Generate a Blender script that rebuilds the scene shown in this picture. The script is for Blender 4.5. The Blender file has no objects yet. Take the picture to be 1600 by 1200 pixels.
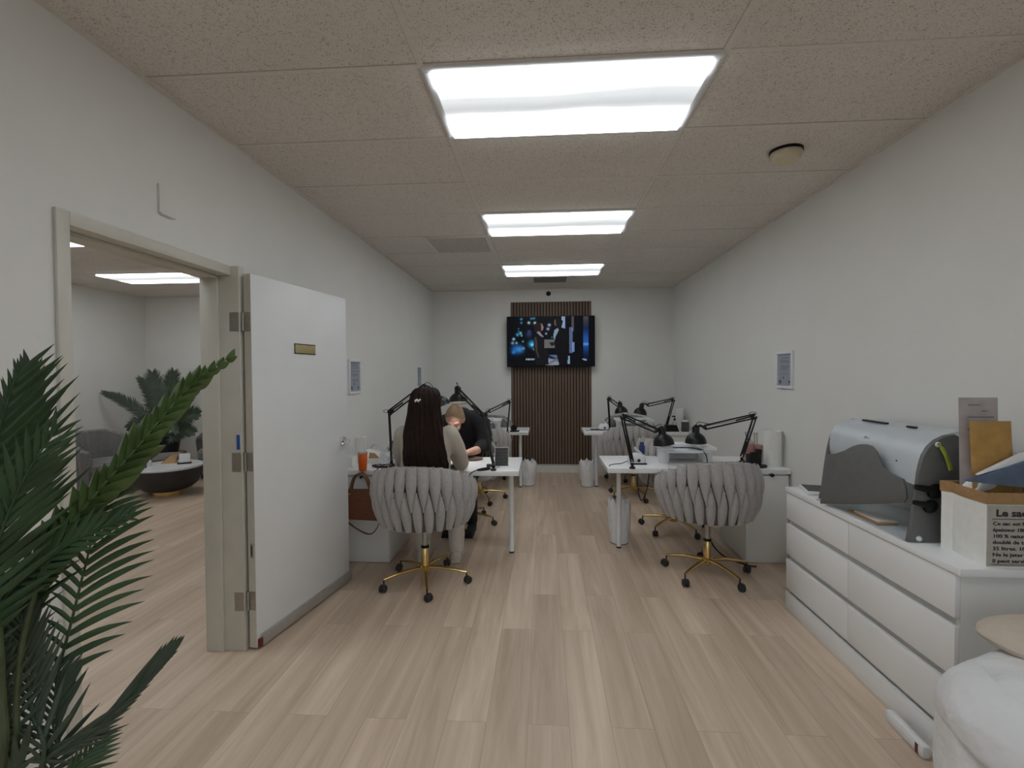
import bpy, bmesh, math, random
from mathutils import Vector, Matrix
rnd = random.Random(7)
PI = math.pi
SC = bpy.context.scene
COL = SC.collection

# ---------------------------------------------------------------- camera
CAM_Z = 1.509
cd = bpy.data.cameras.new('camera'); cam = bpy.data.objects.new('camera', cd); COL.objects.link(cam)
cd.sensor_width = 36; cd.sensor_fit = 'HORIZONTAL'; cd.lens = 753.77 / 1600 * 36; cd.clip_start = .03
_r, _u, _f = ((0.9978389, 0.0654144, -0.0061984), (0.0047315, 0.0225564, 0.9997344), (-0.0655368, 0.9976032, -0.0221982))
cam.matrix_world = Matrix(((_r[0], _u[0], -_f[0], 0), (_r[1], _u[1], -_f[1], 0), (_r[2], _u[2], -_f[2], CAM_Z), (0, 0, 0, 1)))
SC.camera = cam

# ---------------------------------------------------------------- world, exposure
SKY = 1.3
SC.view_settings.view_transform = 'Standard'; SC.view_settings.look = 'None'
SC.view_settings.exposure = 0.0; SC.view_settings.gamma = 1; SC.view_settings.use_curve_mapping = False
world = bpy.data.worlds.new('daylight'); SC.world = world; world.use_nodes = True
_wn = world.node_tree; _bg = _wn.nodes['Background']
_tc = _wn.nodes.new('ShaderNodeTexCoord'); _sp = _wn.nodes.new('ShaderNodeSeparateXYZ'); _rp = _wn.nodes.new('ShaderNodeValToRGB')
_mr = _wn.nodes.new('ShaderNodeMath'); _mr.operation = 'MULTIPLY_ADD'; _mr.inputs[1].default_value = .5; _mr.inputs[2].default_value = .5
_wn.links.new(_tc.outputs['Generated'], _sp.inputs[0]); _wn.links.new(_sp.outputs['Z'], _mr.inputs[0]); _wn.links.new(_mr.outputs[0], _rp.inputs['Fac'])
_rp.color_ramp.elements[0].position = .49; _rp.color_ramp.elements[0].color = (.09, .09, .085, 1)     # street
_rp.color_ramp.elements[1].position = .53; _rp.color_ramp.elements[1].color = (.84, .92, 1.0, 1)       # overcast sky
_wn.links.new(_rp.outputs['Color'], _bg.inputs[0]); _bg.inputs[1].default_value = SKY                  # daylight through the open shop front behind the camera
TUBE = 9.4         # brightness of the fluorescent tubes behind the ceiling diffusers

# ---------------------------------------------------------------- room numbers (metres)
XL, XR, YF, YB, CEIL = -1.69, 1.93, 7.32, -1.6, 2.773
LX, LY = -6.45, 7.45        # the lounge beyond the doorway
TOP = .745                  # desk top height
DRESS = .776

# ---------------------------------------------------------------- materials
def mat(name, col, rough=.6, metal=0, var=.06, scale=30, bump=0, bscale=200, stretch=(1, 1, 1), sheen=0, coat=0, bdist=.004, spec=.5, trans=0, alpha=1):
    m = bpy.data.materials.new(name); m.use_nodes = True
    nt = m.node_tree; N = nt.nodes; L = nt.links; b = N['Principled BSDF']
    b.inputs['Roughness'].default_value = rough; b.inputs['Metallic'].default_value = metal
    b.inputs['Specular IOR Level'].default_value = spec
    if sheen: b.inputs['Sheen Weight'].default_value = sheen
    if coat: b.inputs['Coat Weight'].default_value = coat
    if trans: b.inputs['Transmission Weight'].default_value = trans
    if alpha < 1: b.inputs['Alpha'].default_value = alpha
    tc = N.new('ShaderNodeTexCoord'); mp = N.new('ShaderNodeMapping'); mp.inputs['Scale'].default_value = stretch
    L.new(tc.outputs['Object'], mp.inputs['Vector'])
    no = N.new('ShaderNodeTexNoise'); no.inputs['Scale'].default_value = scale; no.inputs['Detail'].default_value = 4
    L.new(mp.outputs['Vector'], no.inputs['Vector'])
    rp = N.new('ShaderNodeValToRGB')
    rp.color_ramp.elements[0].position = .3; rp.color_ramp.elements[1].position = .7
    rp.color_ramp.elements[0].color = tuple(c * (1 - var) for c in col) + (1,)
    rp.color_ramp.elements[1].color = tuple(min(1, c * (1 + var)) for c in col) + (1,)
    L.new(no.outputs['Fac'], rp.inputs['Fac']); L.new(rp.outputs['Color'], b.inputs['Base Color'])
    if bump:
        n2 = N.new('ShaderNodeTexNoise'); n2.inputs['Scale'].default_value = bscale; n2.inputs['Detail'].default_value = 3
        L.new(mp.outputs['Vector'], n2.inputs['Vector'])
        bp = N.new('ShaderNodeBump'); bp.inputs['Strength'].default_value = bump; bp.inputs['Distance'].default_value = bdist
        L.new(n2.outputs['Fac'], bp.inputs['Height']); L.new(bp.outputs['Normal'], b.inputs['Normal'])
    return m

def glow(name, col, strength):
    m = bpy.data.materials.new(name); m.use_nodes = True; nt = m.node_tree; b = nt.nodes['Principled BSDF']
    b.inputs['Base Color'].default_value = col + (1,); b.inputs['Emission Color'].default_value = col + (1,)
    b.inputs['Emission Strength'].default_value = strength
    return m

def attr_mat(name, emit=0, rough=.5):
    m = bpy.data.materials.new(name); m.use_nodes = True; nt = m.node_tree; b = nt.nodes['Principled BSDF']
    a = nt.nodes.new('ShaderNodeAttribute'); a.attribute_name = 'print'
    b.inputs['Roughness'].default_value = rough
    if emit:
        nt.links.new(a.outputs['Color'], b.inputs['Emission Color']); b.inputs['Emission Strength'].default_value = emit
        b.inputs['Base Color'].default_value = (.004, .004, .004, 1); b.inputs['Specular IOR Level'].default_value = .06
    else:
        nt.links.new(a.outputs['Color'], b.inputs['Base Color'])
    return m

def floor_mat():
    m = bpy.data.materials.new('oak_plank_floor'); m.use_nodes = True; nt = m.node_tree; N = nt.nodes; L = nt.links; b = N['Principled BSDF']
    tc = N.new('ShaderNodeTexCoord'); mp = N.new('ShaderNodeMapping'); mp.inputs['Rotation'].default_value = (0, 0, PI / 2)
    mp.inputs['Location'].default_value = (.37, .075, 0)
    L.new(tc.outputs['Object'], mp.inputs['Vector'])
    br = N.new('ShaderNodeTexBrick'); br.inputs['Scale'].default_value = 1; br.inputs['Brick Width'].default_value = 1.22
    br.inputs['Row Height'].default_value = .178; br.inputs['Mortar Size'].default_value = .0012; br.inputs['Bias'].default_value = 0
    br.offset = .37; br.offset_frequency = 2; br.squash = 1
    br.inputs['Color1'].default_value = (0, 0, 0, 1); br.inputs['Color2'].default_value = (1, 1, 1, 1); br.inputs['Mortar'].default_value = (.5, .5, .5, 1)
    L.new(mp.outputs['Vector'], br.inputs['Vector'])
    ad = N.new('ShaderNodeVectorMath'); ad.operation = 'MULTIPLY_ADD'; ad.inputs[1].default_value = (3.1, 7.3, 5.7)
    L.new(br.outputs['Color'], ad.inputs[0])
    m2 = N.new('ShaderNodeMapping'); m2.inputs['Scale'].default_value = (9, .55, 1); L.new(tc.outputs['Object'], m2.inputs['Vector'])
    L.new(m2.outputs['Vector'], ad.inputs[2])
    n1 = N.new('ShaderNodeTexNoise'); n1.inputs['Scale'].default_value = 1.3; n1.inputs['Detail'].default_value = 7; n1.inputs['Roughness'].default_value = .62
    n1.inputs['Distortion'].default_value = .5
    L.new(ad.outputs['Vector'], n1.inputs['Vector'])
    r1 = N.new('ShaderNodeValToRGB'); e = r1.color_ramp.elements
    e[0].position = .28; e[0].color = FLOOR_D + (1,); e[1].position = .72; e[1].color = FLOOR_L + (1,)
    L.new(n1.outputs['Fac'], r1.inputs['Fac'])
    hs = N.new('ShaderNodeMixRGB'); hs.blend_type = 'MULTIPLY'; hs.inputs['Fac'].default_value = 1
    r2 = N.new('ShaderNodeValToRGB'); r2.color_ramp.elements[0].color = (.86, .84, .82, 1); r2.color_ramp.elements[1].color = (1.05, 1.04, 1.03, 1)
    L.new(br.outputs['Color'], r2.inputs['Fac']); L.new(r1.outputs['Color'], hs.inputs['Color1']); L.new(r2.outputs['Color'], hs.inputs['Color2'])
    mx = N.new('ShaderNodeMixRGB'); mx.inputs['Color2'].default_value = (.20, .14, .095, 1)
    ml = N.new('ShaderNodeMath'); ml.operation = 'MULTIPLY'; ml.inputs[1].default_value = .45
    L.new(br.outputs['Fac'], ml.inputs[0]); L.new(ml.outputs[0], mx.inputs['Fac']); L.new(hs.outputs['Color'], mx.inputs['Color1'])
    L.new(mx.outputs['Color'], b.inputs['Base Color'])
    b.inputs['Roughness'].default_value = .42; b.inputs['Specular IOR Level'].default_value = .4
    bp = N.new('ShaderNodeBump'); bp.inputs['Strength'].default_value = .06; bp.inputs['Distance'].default_value = .003
    L.new(n1.outputs['Fac'], bp.inputs['Height']); L.new(bp.outputs['Normal'], b.inputs['Normal'])
    return m

def tile_mat():
    m = bpy.data.materials.new('mineral_ceiling_tile'); m.use_nodes = True; nt = m.node_tree; N = nt.nodes; L = nt.links; b = N['Principled BSDF']
    tc = N.new('ShaderNodeTexCoord')
    n0 = N.new('ShaderNodeTexNoise'); n0.inputs['Scale'].default_value = 85; n0.inputs['Detail'].default_value = 2; n0.inputs['Distortion'].default_value = 2.2
    L.new(tc.outputs['Object'], n0.inputs['Vector'])
    r0 = N.new('ShaderNodeValToRGB'); e = r0.color_ramp.elements
    e[0].position = .34; e[0].color = tuple(c * .52 for c in TILE) + (1,); e[1].position = .44; e[1].color = TILE + (1,)
    L.new(n0.outputs['Fac'], r0.inputs['Fac'])
    n1 = N.new('ShaderNodeTexNoise'); n1.inputs['Scale'].default_value = 2; L.new(tc.outputs['Object'], n1.inputs['Vector'])
    r1 = N.new('ShaderNodeValToRGB'); r1.color_ramp.elements[0].color = (.93, .93, .92, 1); r1.color_ramp.elements[1].color = (1.04, 1.03, 1.03, 1)
    L.new(n1.outputs['Fac'], r1.inputs['Fac'])
    mx = N.new('ShaderNodeMixRGB'); mx.blend_type = 'MULTIPLY'; mx.inputs['Fac'].default_value = 1
    L.new(r0.outputs['Color'], mx.inputs['Color1']); L.new(r1.outputs['Color'], mx.inputs['Color2'])
    L.new(mx.outputs['Color'], b.inputs['Base Color']); b.inputs['Roughness'].default_value = .95; b.inputs['Specular IOR Level'].default_value = .1
    bp = N.new('ShaderNodeBump'); bp.inputs['Strength'].default_value = .35; bp.inputs['Distance'].default_value = .004
    L.new(n0.outputs['Fac'], bp.inputs['Height']); L.new(bp.outputs['Normal'], b.inputs['Normal'])
    return m

def diffuser_mat():
    """prismatic lens with two fluorescent tubes glowing behind it"""
    m = bpy.data.materials.new('lit_prismatic_lens'); m.use_nodes = True; nt = m.node_tree; N = nt.nodes; L = nt.links; b = N['Principled BSDF']
    tc = N.new('ShaderNodeTexCoord'); sp = N.new('ShaderNodeSeparateXYZ'); L.new(tc.outputs['Generated'], sp.inputs[0])
    nz = N.new('ShaderNodeTexNoise'); nz.inputs['Scale'].default_value = 1.6; nz.inputs['Detail'].default_value = 1; L.new(tc.outputs['Object'], nz.inputs['Vector'])
    ma = N.new('ShaderNodeMath'); ma.operation = 'MULTIPLY_ADD'; ma.inputs[1].default_value = .28; L.new(nz.outputs['Fac'], ma.inputs[0]); L.new(sp.outputs['Y'], ma.inputs[2])
    mb_ = N.new('ShaderNodeMath'); mb_.operation = 'SUBTRACT'; mb_.inputs[1].default_value = .14; L.new(ma.outputs[0], mb_.inputs[0])
    rp = N.new('ShaderNodeValToRGB'); rp.color_ramp.interpolation = 'EASE'; el = rp.color_ramp.elements
    el[0].position = 0; el[0].color = (.9, .9, .9, 1); el[1].position = 1; el[1].color = (.95, .95, .95, 1)
    for p, v in ((.14, 1.0), (.24, .14), (.33, .082), (.49, .062), (.535, .075), (.575, .15), (.68, .5), (.80, 1.0)):
        x = el.new(p); x.color = (v, v, v, 1)
    L.new(mb_.outputs[0], rp.inputs['Fac'])
    wv = N.new('ShaderNodeTexWave'); wv.inputs['Scale'].default_value = 60; wv.bands_direction = 'X'; L.new(tc.outputs['Object'], wv.inputs['Vector'])
    wm = N.new('ShaderNodeMath'); wm.operation = 'MULTIPLY_ADD'; wm.inputs[1].default_value = .05; wm.inputs[2].default_value = .96; L.new(wv.outputs['Fac'], wm.inputs[0])
    st = N.new('ShaderNodeMath'); st.operation = 'MULTIPLY'; st.inputs[1].default_value = TUBE; L.new(rp.outputs['Color'], st.inputs[0])
    s2 = N.new('ShaderNodeMath'); s2.operation = 'MULTIPLY'; L.new(st.outputs[0], s2.inputs[0]); L.new(wm.outputs[0], s2.inputs[1])
    L.new(s2.outputs[0], b.inputs['Emission Strength']); b.inputs['Emission Color'].default_value = (.92, .97, 1.0, 1)
    b.inputs['Base Color'].default_value = (.6, .63, .66, 1); b.inputs['Roughness'].default_value = .3
    return m

FLOOR_D = (.50, .38, .275); FLOOR_L = (.78, .635, .505); TILE = (.80, .755, .70)
M = dict(
    wall=mat('eggshell_wall_paint', (.80, .79, .76), .75, var=.015, scale=3, bump=.12, bscale=160),
    trim=mat('cream_gloss_trim', (.62, .60, .53), .4, var=.03, scale=8),
    base=mat('white_baseboard', (.70, .68, .63), .5, var=.03),
    door=mat('white_door_paint', (.80, .81, .81), .38, var=.015, scale=4, bump=.05, bscale=90),
    doorside=mat('cream_door_edge', (.60, .58, .51), .45, var=.03),
    tee=mat('ceiling_grid_metal', (.74, .70, .64), .5, var=.05),
    steel=mat('brushed_steel', (.42, .40, .37), .4, .85, var=.1, scale=120),
    chrome=mat('chrome', (.75, .75, .74), .18, 1, var=.03),
    alu=mat('aluminium_strip', (.47, .46, .43), .45, .5, var=.05),
    brass=mat('brass_plate', (.50, .41, .21), .40, .5, var=.08, scale=60),
    gold=mat('polished_gold_metal', (.72, .52, .22), .22, 1, var=.05),
    black=mat('black_lacquer', (.008, .008, .009), .42, var=.2, spec=.22),
    plastic=mat('black_plastic', (.012, .012, .013), .5, var=.2, spec=.3),
    rubber=mat('dark_rubber', (.022, .021, .021), .6, var=.2),
    lamp=mat('black_powder_coat', (.009, .009, .010), .38, var=.15, spec=.35),
    lampin=mat('white_reflector_paint', (.8, .8, .78), .3, var=.02),
    white=mat('white_laminate', (.88, .885, .89), .32, var=.012, scale=5),
    cab=mat('white_cabinet_foil', (.80, .795, .77), .45, var=.012, scale=5),
    gap=mat('shadow_gap_board', (.62, .61, .59), .7, var=.05),
    whitep=mat('white_moulded_plastic', (.80, .81, .83), .4, var=.02),
    wrap=mat('white_nonwoven_wrap', (.78, .78, .79), .6, var=.03, scale=9, bump=1.0, bscale=7, bdist=.035),
    paper=mat('soft_white_paper', (.86, .85, .81), .9, var=.03, bump=.3, bscale=120),
    kraft=mat('brown_kraft_paper', (.40, .235, .105), .75, var=.10, scale=40, bump=.15, bscale=80),
    mailer=mat('padded_kraft_mailer', (.46, .265, .075), .65, var=.12, scale=25, bump=.3, bscale=60),
    greymail=mat('grey_poly_mailer', (.46, .42, .42), .5, var=.12, scale=18),
    fabric=mat('grey_velvet_fabric', (.40, .38, .37), .9, var=.08, scale=60, bump=.25, bscale=600, sheen=.35),
    fabricd=mat('grey_shell_fabric', (.10, .095, .092), .9, var=.08, scale=60, sheen=.2),
    lounge=mat('charcoal_lounge_fabric', (.16, .155, .152), .9, var=.1, scale=40, sheen=.3),
    walnut=mat('walnut_slat_wood', (.165, .105, .068), .55, var=.22, scale=6, stretch=(14, 14, .6)),
    felt=mat('black_felt_backing', (.012, .011, .011), .95, var=.2),
    leaf=mat('palm_leaf_green', (.033, .074, .026), .45, var=.35, scale=9),
    leafy=mat('young_palm_leaf', (.085, .135, .042), .42, var=.3, scale=14),
    leafd=mat('dusty_dark_palm_leaf', (.042, .066, .040), .5, var=.3, scale=12),
    stem=mat('palm_stem', (.055, .075, .03), .5, var=.3, scale=20),
    skin=mat('skin', (.60, .36, .27), .6, var=.08, scale=25, spec=.3),
    hairb=mat('dark_brown_hair', (.022, .010, .007), .5, var=.5, scale=40, stretch=(6, 6, .5), bump=.5, bscale=120, spec=.18),
    hairbl=mat('blond_hair', (.44, .31, .19), .5, var=.35, scale=60, stretch=(4, 4, 1)),
    cream=mat('cream_knit', (.56, .51, .43), .9, var=.06, scale=80, bump=.5, bscale=400),
    creamp=mat('cream_trousers', (.60, .56, .50), .85, var=.05, scale=40),
    blackc=mat('black_cotton', (.012, .012, .015), .85, var=.3, scale=40),
    leather=mat('tan_brown_leather', (.175, .066, .030), .42, var=.15, scale=70, bump=.15, bscale=250),
    orange=mat('orange_enamel', (.80, .135, .015), .3, var=.04),
    pink=mat('dusty_pink_plastic', (.52, .28, .25), .4, var=.06),
    blue=mat('cobalt_blue', (.025, .04, .16), .35, var=.1),
    cyan=mat('pale_blue_plastic', (.30, .42, .62), .35, var=.1),
    red=mat('red_sticker', (.14, .015, .015), .5, var=.2),
    bluetag=mat('blue_sticker', (.03, .10, .42), .5, var=.1),
    silver=mat('silver_sheet_metal', (.58, .62, .66), .42, .12, var=.03, scale=12),
    grey=mat('grey_enamel_steel', (.145, .145, .143), .42, var=.06, scale=30),
    green=mat('lime_green_cloth', (.30, .34, .04), .8, var=.2),
    navy=mat('slate_blue_wrapper', (.075, .115, .18), .35, var=.2, scale=20),
    film=mat('white_plastic_film', (.80, .80, .81), .38, var=.04, scale=12, bump=.9, bscale=14),
    clear=mat('clear_plastic_film', (.80, .84, .92), .12, var=.05, bump=.6, bscale=30, trans=.75, alpha=.55),
    beige=mat('beige_cotton', (.58, .50, .41), .85, var=.05),
    ivory=mat('aged_ivory_plastic', (.66, .59, .42), .5, var=.06),
    dust=mat('dusty_grille', (.60, .56, .51), .7, var=.1),
    grille=mat('grille_louvre', (.40, .37, .335), .7, var=.1),
    nwood=mat('natural_wood', (.42, .27, .15), .5, var=.15, scale=10, stretch=(1, 8, 1)),
    marble=mat('white_marble_top', (.72, .73, .76), .25, var=.06, scale=6),
    darkwood=mat('black_stained_drum', (.022, .022, .026), .45, var=.2, scale=30),
    ink=mat('black_ink', (.02, .02, .02), .6, var=.1),
    greyink=mat('grey_ink', (.16, .16, .17), .6, var=.1),
    darkgrey=mat('dark_grey_card', (.055, .052, .052), .5, var=.15),
    brownp=mat('dark_brown_plate', (.16, .11, .08), .3, var=.1),
    tile=tile_mat(), floor=floor_mat(), lens=diffuser_mat(),
    print=attr_mat('printed_sheet'), screen=attr_mat('tv_picture', .7, .25),
    chromel=mat('bright_stud_metal', (.80, .74, .62), .2, 1, var=.03),
    shadowline=mat('grid_shadow_line', (.50, .465, .42), .9, var=.1),
    bulb=glow('lit_bulb', (1.0, .97, .90), 30), rim=glow('lit_shade_rim', (1.0, .98, .95), 2.5),
)

# ---------------------------------------------------------------- mesh builder
class MB:
    def __init__(s): s.v = []; s.f = []
    def add(s, vs, fs):
        o = len(s.v); s.v += [tuple(v) for v in vs]; s.f += [tuple(o + i for i in f) for f in fs]; return s
    def box(s, x0, y0, z0, x1, y1, z1):
        return s.add([(x0, y0, z0), (x1, y0, z0), (x1, y1, z0), (x0, y1, z0), (x0, y0, z1), (x1, y0, z1), (x1, y1, z1), (x0, y1, z1)],
                     [(0, 3, 2, 1), (4, 5, 6, 7), (0, 1, 5, 4), (1, 2, 6, 5), (2, 3, 7, 6), (3, 0, 4, 7)])
    def prism(s, pts, off):
        """closed outline (3D points) extruded by the vector off"""
        n = len(pts); P = [Vector(p) for p in pts]; o = Vector(off)
        fs = [tuple(range(n - 1, -1, -1)), tuple(range(n, 2 * n))] + [(i, (i + 1) % n, n + (i + 1) % n, n + i) for i in range(n)]
        return s.add(P + [p + o for p in P], fs)
    def tube(s, pts, rad, n=8, caps=True, flat=1.0, up=(0, 0, 1)):
        P = [Vector(p) for p in pts]; k = len(P)
        R = [rad] * k if isinstance(rad, (int, float)) else list(rad)
        vs = []; U = Vector(up); prev = None
        for i, p in enumerate(P):
            t = (P[min(i + 1, k - 1)] - P[max(i - 1, 0)]).normalized()
            if prev is None:
                a = t.cross(U)
                if a.length < .05: a = t.cross(Vector((1, 0, 0)))
                a.normalize()
            else:
                a = prev - t * prev.dot(t)
                a = a.normalized() if a.length > 1e-6 else t.orthogonal().normalized()
            prev = a; b = a.cross(t)
            for j in range(n):
                w = 2 * PI * j / n; vs.append(p + (a * math.cos(w) + b * math.sin(w) * flat) * R[i])
        fs = [(i * n + j, i * n + (j + 1) % n, (i + 1) * n + (j + 1) % n, (i + 1) * n + j) for i in range(k - 1) for j in range(n)]
        if caps: fs += [tuple(range(n)), tuple(range(k * n - 1, (k - 1) * n - 1, -1))]
        return s.add(vs, fs)
    def lathe(s, prof, n=24, c=(0, 0, 0), axis=(0, 0, 1), sx=1, sy=1):
        """profile [(radius, height)] turned round axis through c"""
        A = Vector(axis).normalized(); X = A.orthogonal().normalized() if abs(A.z) < .999 else Vector((1, 0, 0)); Y = A.cross(X); C = Vector(c)
        vs = [C + X * (r * math.cos(2 * PI * j / n) * sx) + Y * (r * math.sin(2 * PI * j / n) * sy) + A * h for r, h in prof for j in range(n)]
        k = len(prof)
        fs = [(i * n + j, i * n + (j + 1) % n, (i + 1) * n + (j + 1) % n, (i + 1) * n + j) for i in range(k - 1) for j in range(n)]
        if prof[0][0] > 1e-5: fs.append(tuple(range(n - 1, -1, -1)))
        if prof[-1][0] > 1e-5: fs.append(tuple(range((k - 1) * n, k * n)))
        return s.add(vs, fs)
    def cyl(s, p0, p1, r, n=16): return s.tube([p0, p1], r, n)
    def grid(s, rows, closed=False):
        k = len(rows); n = len(rows[0]); vs = [p for r in rows for p in r]
        m = n if closed else n - 1
        return s.add(vs, [(i * n + j, i * n + (j + 1) % n, (i + 1) * n + (j + 1) % n, (i + 1) * n + j) for i in range(k - 1) for j in range(m)])
    def ball(s, c, r, n=16, m=10):
        rx, ry, rz = (r, r, r) if isinstance(r, (int, float)) else r
        vs = [(c[0], c[1], c[2] + rz)]
        for i in range(1, m):
            a = PI * i / m
            for j in range(n):
                b = 2 * PI * j / n; vs.append((c[0] + rx * math.sin(a) * math.cos(b), c[1] + ry * math.sin(a) * math.sin(b), c[2] + rz * math.cos(a)))
        vs.append((c[0], c[1], c[2] - rz)); e = len(vs) - 1
        fs = [(0, 1 + j, 1 + (j + 1) % n) for j in range(n)]
        fs += [(1 + i * n + j, 1 + (i + 1) * n + j, 1 + (i + 1) * n + (j + 1) % n, 1 + i * n + (j + 1) % n) for i in range(m - 2) for j in range(n)]
        fs += [(e, 1 + (m - 2) * n + (j + 1) % n, 1 + (m - 2) * n + j) for j in range(n)]
        return s.add(vs, fs)
    def xf(s, M4): s.v = [tuple(M4 @ Vector(v)) for v in s.v]; return s
    def shift(s, d): s.v = [(v[0] + d[0], v[1] + d[1], v[2] + d[2]) for v in s.v]; return s

def make(mb, name, material, parent=None, smooth=True, bevel=0, sub=0, solid=0, remesh=0, smit=0, angle=40):
    me = bpy.data.meshes.new(name); me.from_pydata(mb.v, [], mb.f)
    bm = bmesh.new(); bm.from_mesh(me)
    if not remesh: bmesh.ops.recalc_face_normals(bm, faces=bm.faces)
    bm.to_mesh(me); bm.free()
    me.materials.append(material)
    o = bpy.data.objects.new(name, me); COL.objects.link(o)
    mods = False
    if remesh:
        q = o.modifiers.new('r', 'REMESH'); q.mode = 'VOXEL'; q.voxel_size = remesh; mods = True
        if smit: q = o.modifiers.new('s', 'SMOOTH'); q.iterations = smit; q.factor = .5
    if solid: q = o.modifiers.new('t', 'SOLIDIFY'); q.thickness = solid; q.offset = 0; mods = True
    if bevel: q = o.modifiers.new('b', 'BEVEL'); q.width = bevel; q.segments = 2; q.limit_method = 'ANGLE'; q.angle_limit = math.radians(50); mods = True
    if sub: q = o.modifiers.new('u', 'SUBSURF'); q.levels = sub; q.render_levels = sub; mods = True
    if mods:
        dg = bpy.context.evaluated_depsgraph_get()
        m2 = bpy.data.meshes.new_from_object(o.evaluated_get(dg)); o.modifiers.clear(); o.data = m2; bpy.data.meshes.remove(me); me = m2; me.name = name
    if smooth:
        me.polygons.foreach_set('use_smooth', [True] * len(me.polygons))
        if not remesh: me.set_sharp_from_angle(angle=math.radians(angle))
    if parent: o.parent = parent
    return o

def tag(o, label, cat, group=None):
    o['label'] = label; o['category'] = cat
    if group: o['group'] = group
    return o

def thing(name, label, cat, loc=(0, 0, 0), rz=0, group=None):
    o = bpy.data.objects.new(name, None); COL.objects.link(o); o.location = loc; o.rotation_euler = (0, 0, rz); o.empty_display_size = .1
    return tag(o, label, cat, group)

def solo(mb, name, material, label, cat, loc=(0, 0, 0), group=None, world=True, **k):
    """a thing that is one mesh; world coordinates are moved so that its origin is at loc"""
    if world: mb.shift((-loc[0], -loc[1], -loc[2]))
    o = make(mb, name, material, **k); o.location = loc
    return tag(o, label, cat, group)

def struct(mb, name, material, parent=None, **k):
    k.setdefault('smooth', False)
    o = make(mb, name, material, parent, **k)
    if parent is None: o['kind'] = 'structure'
    return o

def dup(root, loc, rz, label, group=None):
    r = root.copy(); COL.objects.link(r); r.location = loc; r.rotation_euler = (0, 0, rz); r['label'] = label
    if group: r['group'] = group
    for ch in list(root.children):
        c = ch.copy(); COL.objects.link(c); c.parent = r
        for g in list(ch.children):
            d = g.copy(); COL.objects.link(d); d.parent = c
    return r

def rel(p, o): return (p[0] - o[0], p[1] - o[1], p[2] - o[2])
def lerp(a, b, t): return tuple(a[i] + (b[i] - a[i]) * t for i in range(len(a)))

def smooth_path(pts, n=6):
    """Catmull-Rom through pts"""
    P = [Vector(p) for p in pts]; P = [P[0] * 2 - P[1]] + P + [P[-1] * 2 - P[-2]]; out = []
    for i in range(1, len(P) - 2):
        for k in range(n):
            t = k / n; a, b, c, d = P[i - 1], P[i], P[i + 1], P[i + 2]
            out.append(.5 * ((2 * b) + (c - a) * t + (2 * a - 5 * b + 4 * c - d) * t * t + (3 * b - a - 3 * c + d) * t ** 3))
    out.append(P[-2]); return out

def painted(name, p00, ux, vz, nu, nv, fn, material, parent=None):
    """a flat printed or lit sheet: nu x nv faces from corner p00 along ux and vz, coloured by fn(u, v)"""
    p = Vector(p00); U = Vector(ux); V = Vector(vz); mb = MB()
    mb.grid([[p + U * (i / nu) + V * (j / nv) for i in range(nu + 1)] for j in range(nv + 1)])
    o = make(mb, name, material, parent, smooth=False)
    a = o.data.attributes.new('print', 'FLOAT_COLOR', 'FACE'); buf = []
    for f in o.data.polygons:
        c = f.center - p; u = c.dot(U) / U.length_squared; v = c.dot(V) / V.length_squared
        buf += list(fn(u, v)) + [1]
    a.data.foreach_set('color', buf)
    return o

def text_mesh(s, size, origin, xdir, ydir, thick=.0006, width=None, bold=0):
    """lettering as mesh: origin is the left end of the baseline"""
    cu = bpy.data.curves.new('t', 'FONT'); cu.body = s; cu.size = size; cu.extrude = thick; cu.offset = bold; cu.resolution_u = 3
    o = bpy.data.objects.new('t', cu); COL.objects.link(o); dg = bpy.context.evaluated_depsgraph_get()
    me = bpy.data.meshes.new_from_object(o.evaluated_get(dg)); bpy.data.objects.remove(o); bpy.data.curves.remove(cu)
    X = Vector(xdir).normalized(); Y = Vector(ydir).normalized(); Z = X.cross(Y); O = Vector(origin)
    w = max((v.co.x for v in me.vertices), default=1); k = width / w if width else 1
    mb = MB(); mb.add([O + X * v.co.x * k + Y * v.co.y + Z * v.co.z for v in me.vertices], [tuple(f.vertices) for f in me.polygons])
    bpy.data.meshes.remove(me); return mb


# ================================================================ ROOM SHELL
WT = .15                                  # wall thickness
D0, D1, DH = 1.62, 2.50, 2.045            # doorway in the left wall
struct(MB().box(LX - .1, YB, -.06, XR + .1, LY + .1, 0), 'floor', M['floor'])
ce = struct(MB().box(LX - .1, YB, CEIL, XR + .1, LY + .1, CEIL + .08), 'ceiling', M['tile'])
GX, GY = -.497, 1.978                     # a corner of the ceiling grid
tg = MB()
x = GX - 1.2192
for k in range(4):
    xx = GX - 1.2192 + 1.2192 * k
    if XL < xx < XR: tg.box(xx - .012, YB, CEIL - .0035, xx + .012, YF, CEIL + .001)
yy = GY - .6096 * 5
while yy < YF:
    tg.box(XL, yy - .012, CEIL - .003, XR, yy + .012, CEIL + .001); yy += .6096
for k in range(-2, 3):
    xx = -4.36 + 1.2192 * k
    if LX < xx < XL - WT: tg.box(xx - .012, YB, CEIL - .0035, xx + .012, LY, CEIL + .001)
yy = GY - .6096 * 5
while yy < LY:
    tg.box(LX, yy - .012, CEIL - .003, XL - WT, yy + .012, CEIL + .001); yy += .6096
tg.box(XL, YB, CEIL - .012, XL + .018, YF, CEIL); tg.box(XR - .018, YB, CEIL - .012, XR, YF, CEIL); tg.box(XL, YF - .018, CEIL - .012, XR, YF, CEIL)
struct(tg, 'ceiling_grid', M['tee'], ce)
sg_ = MB()      # dark strips painting the shade of gaps where tiles sit loosely
def gap_line(a, b, along, at_, w=.0028):
    if along == 'y': sg_.box(at_ - w, a, CEIL - .0012, at_ + w, b, CEIL + .001)
    else: sg_.box(a, at_ - w, CEIL - .0012, b, at_ + w, CEIL + .001)
r3 = random.Random(4)
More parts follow.
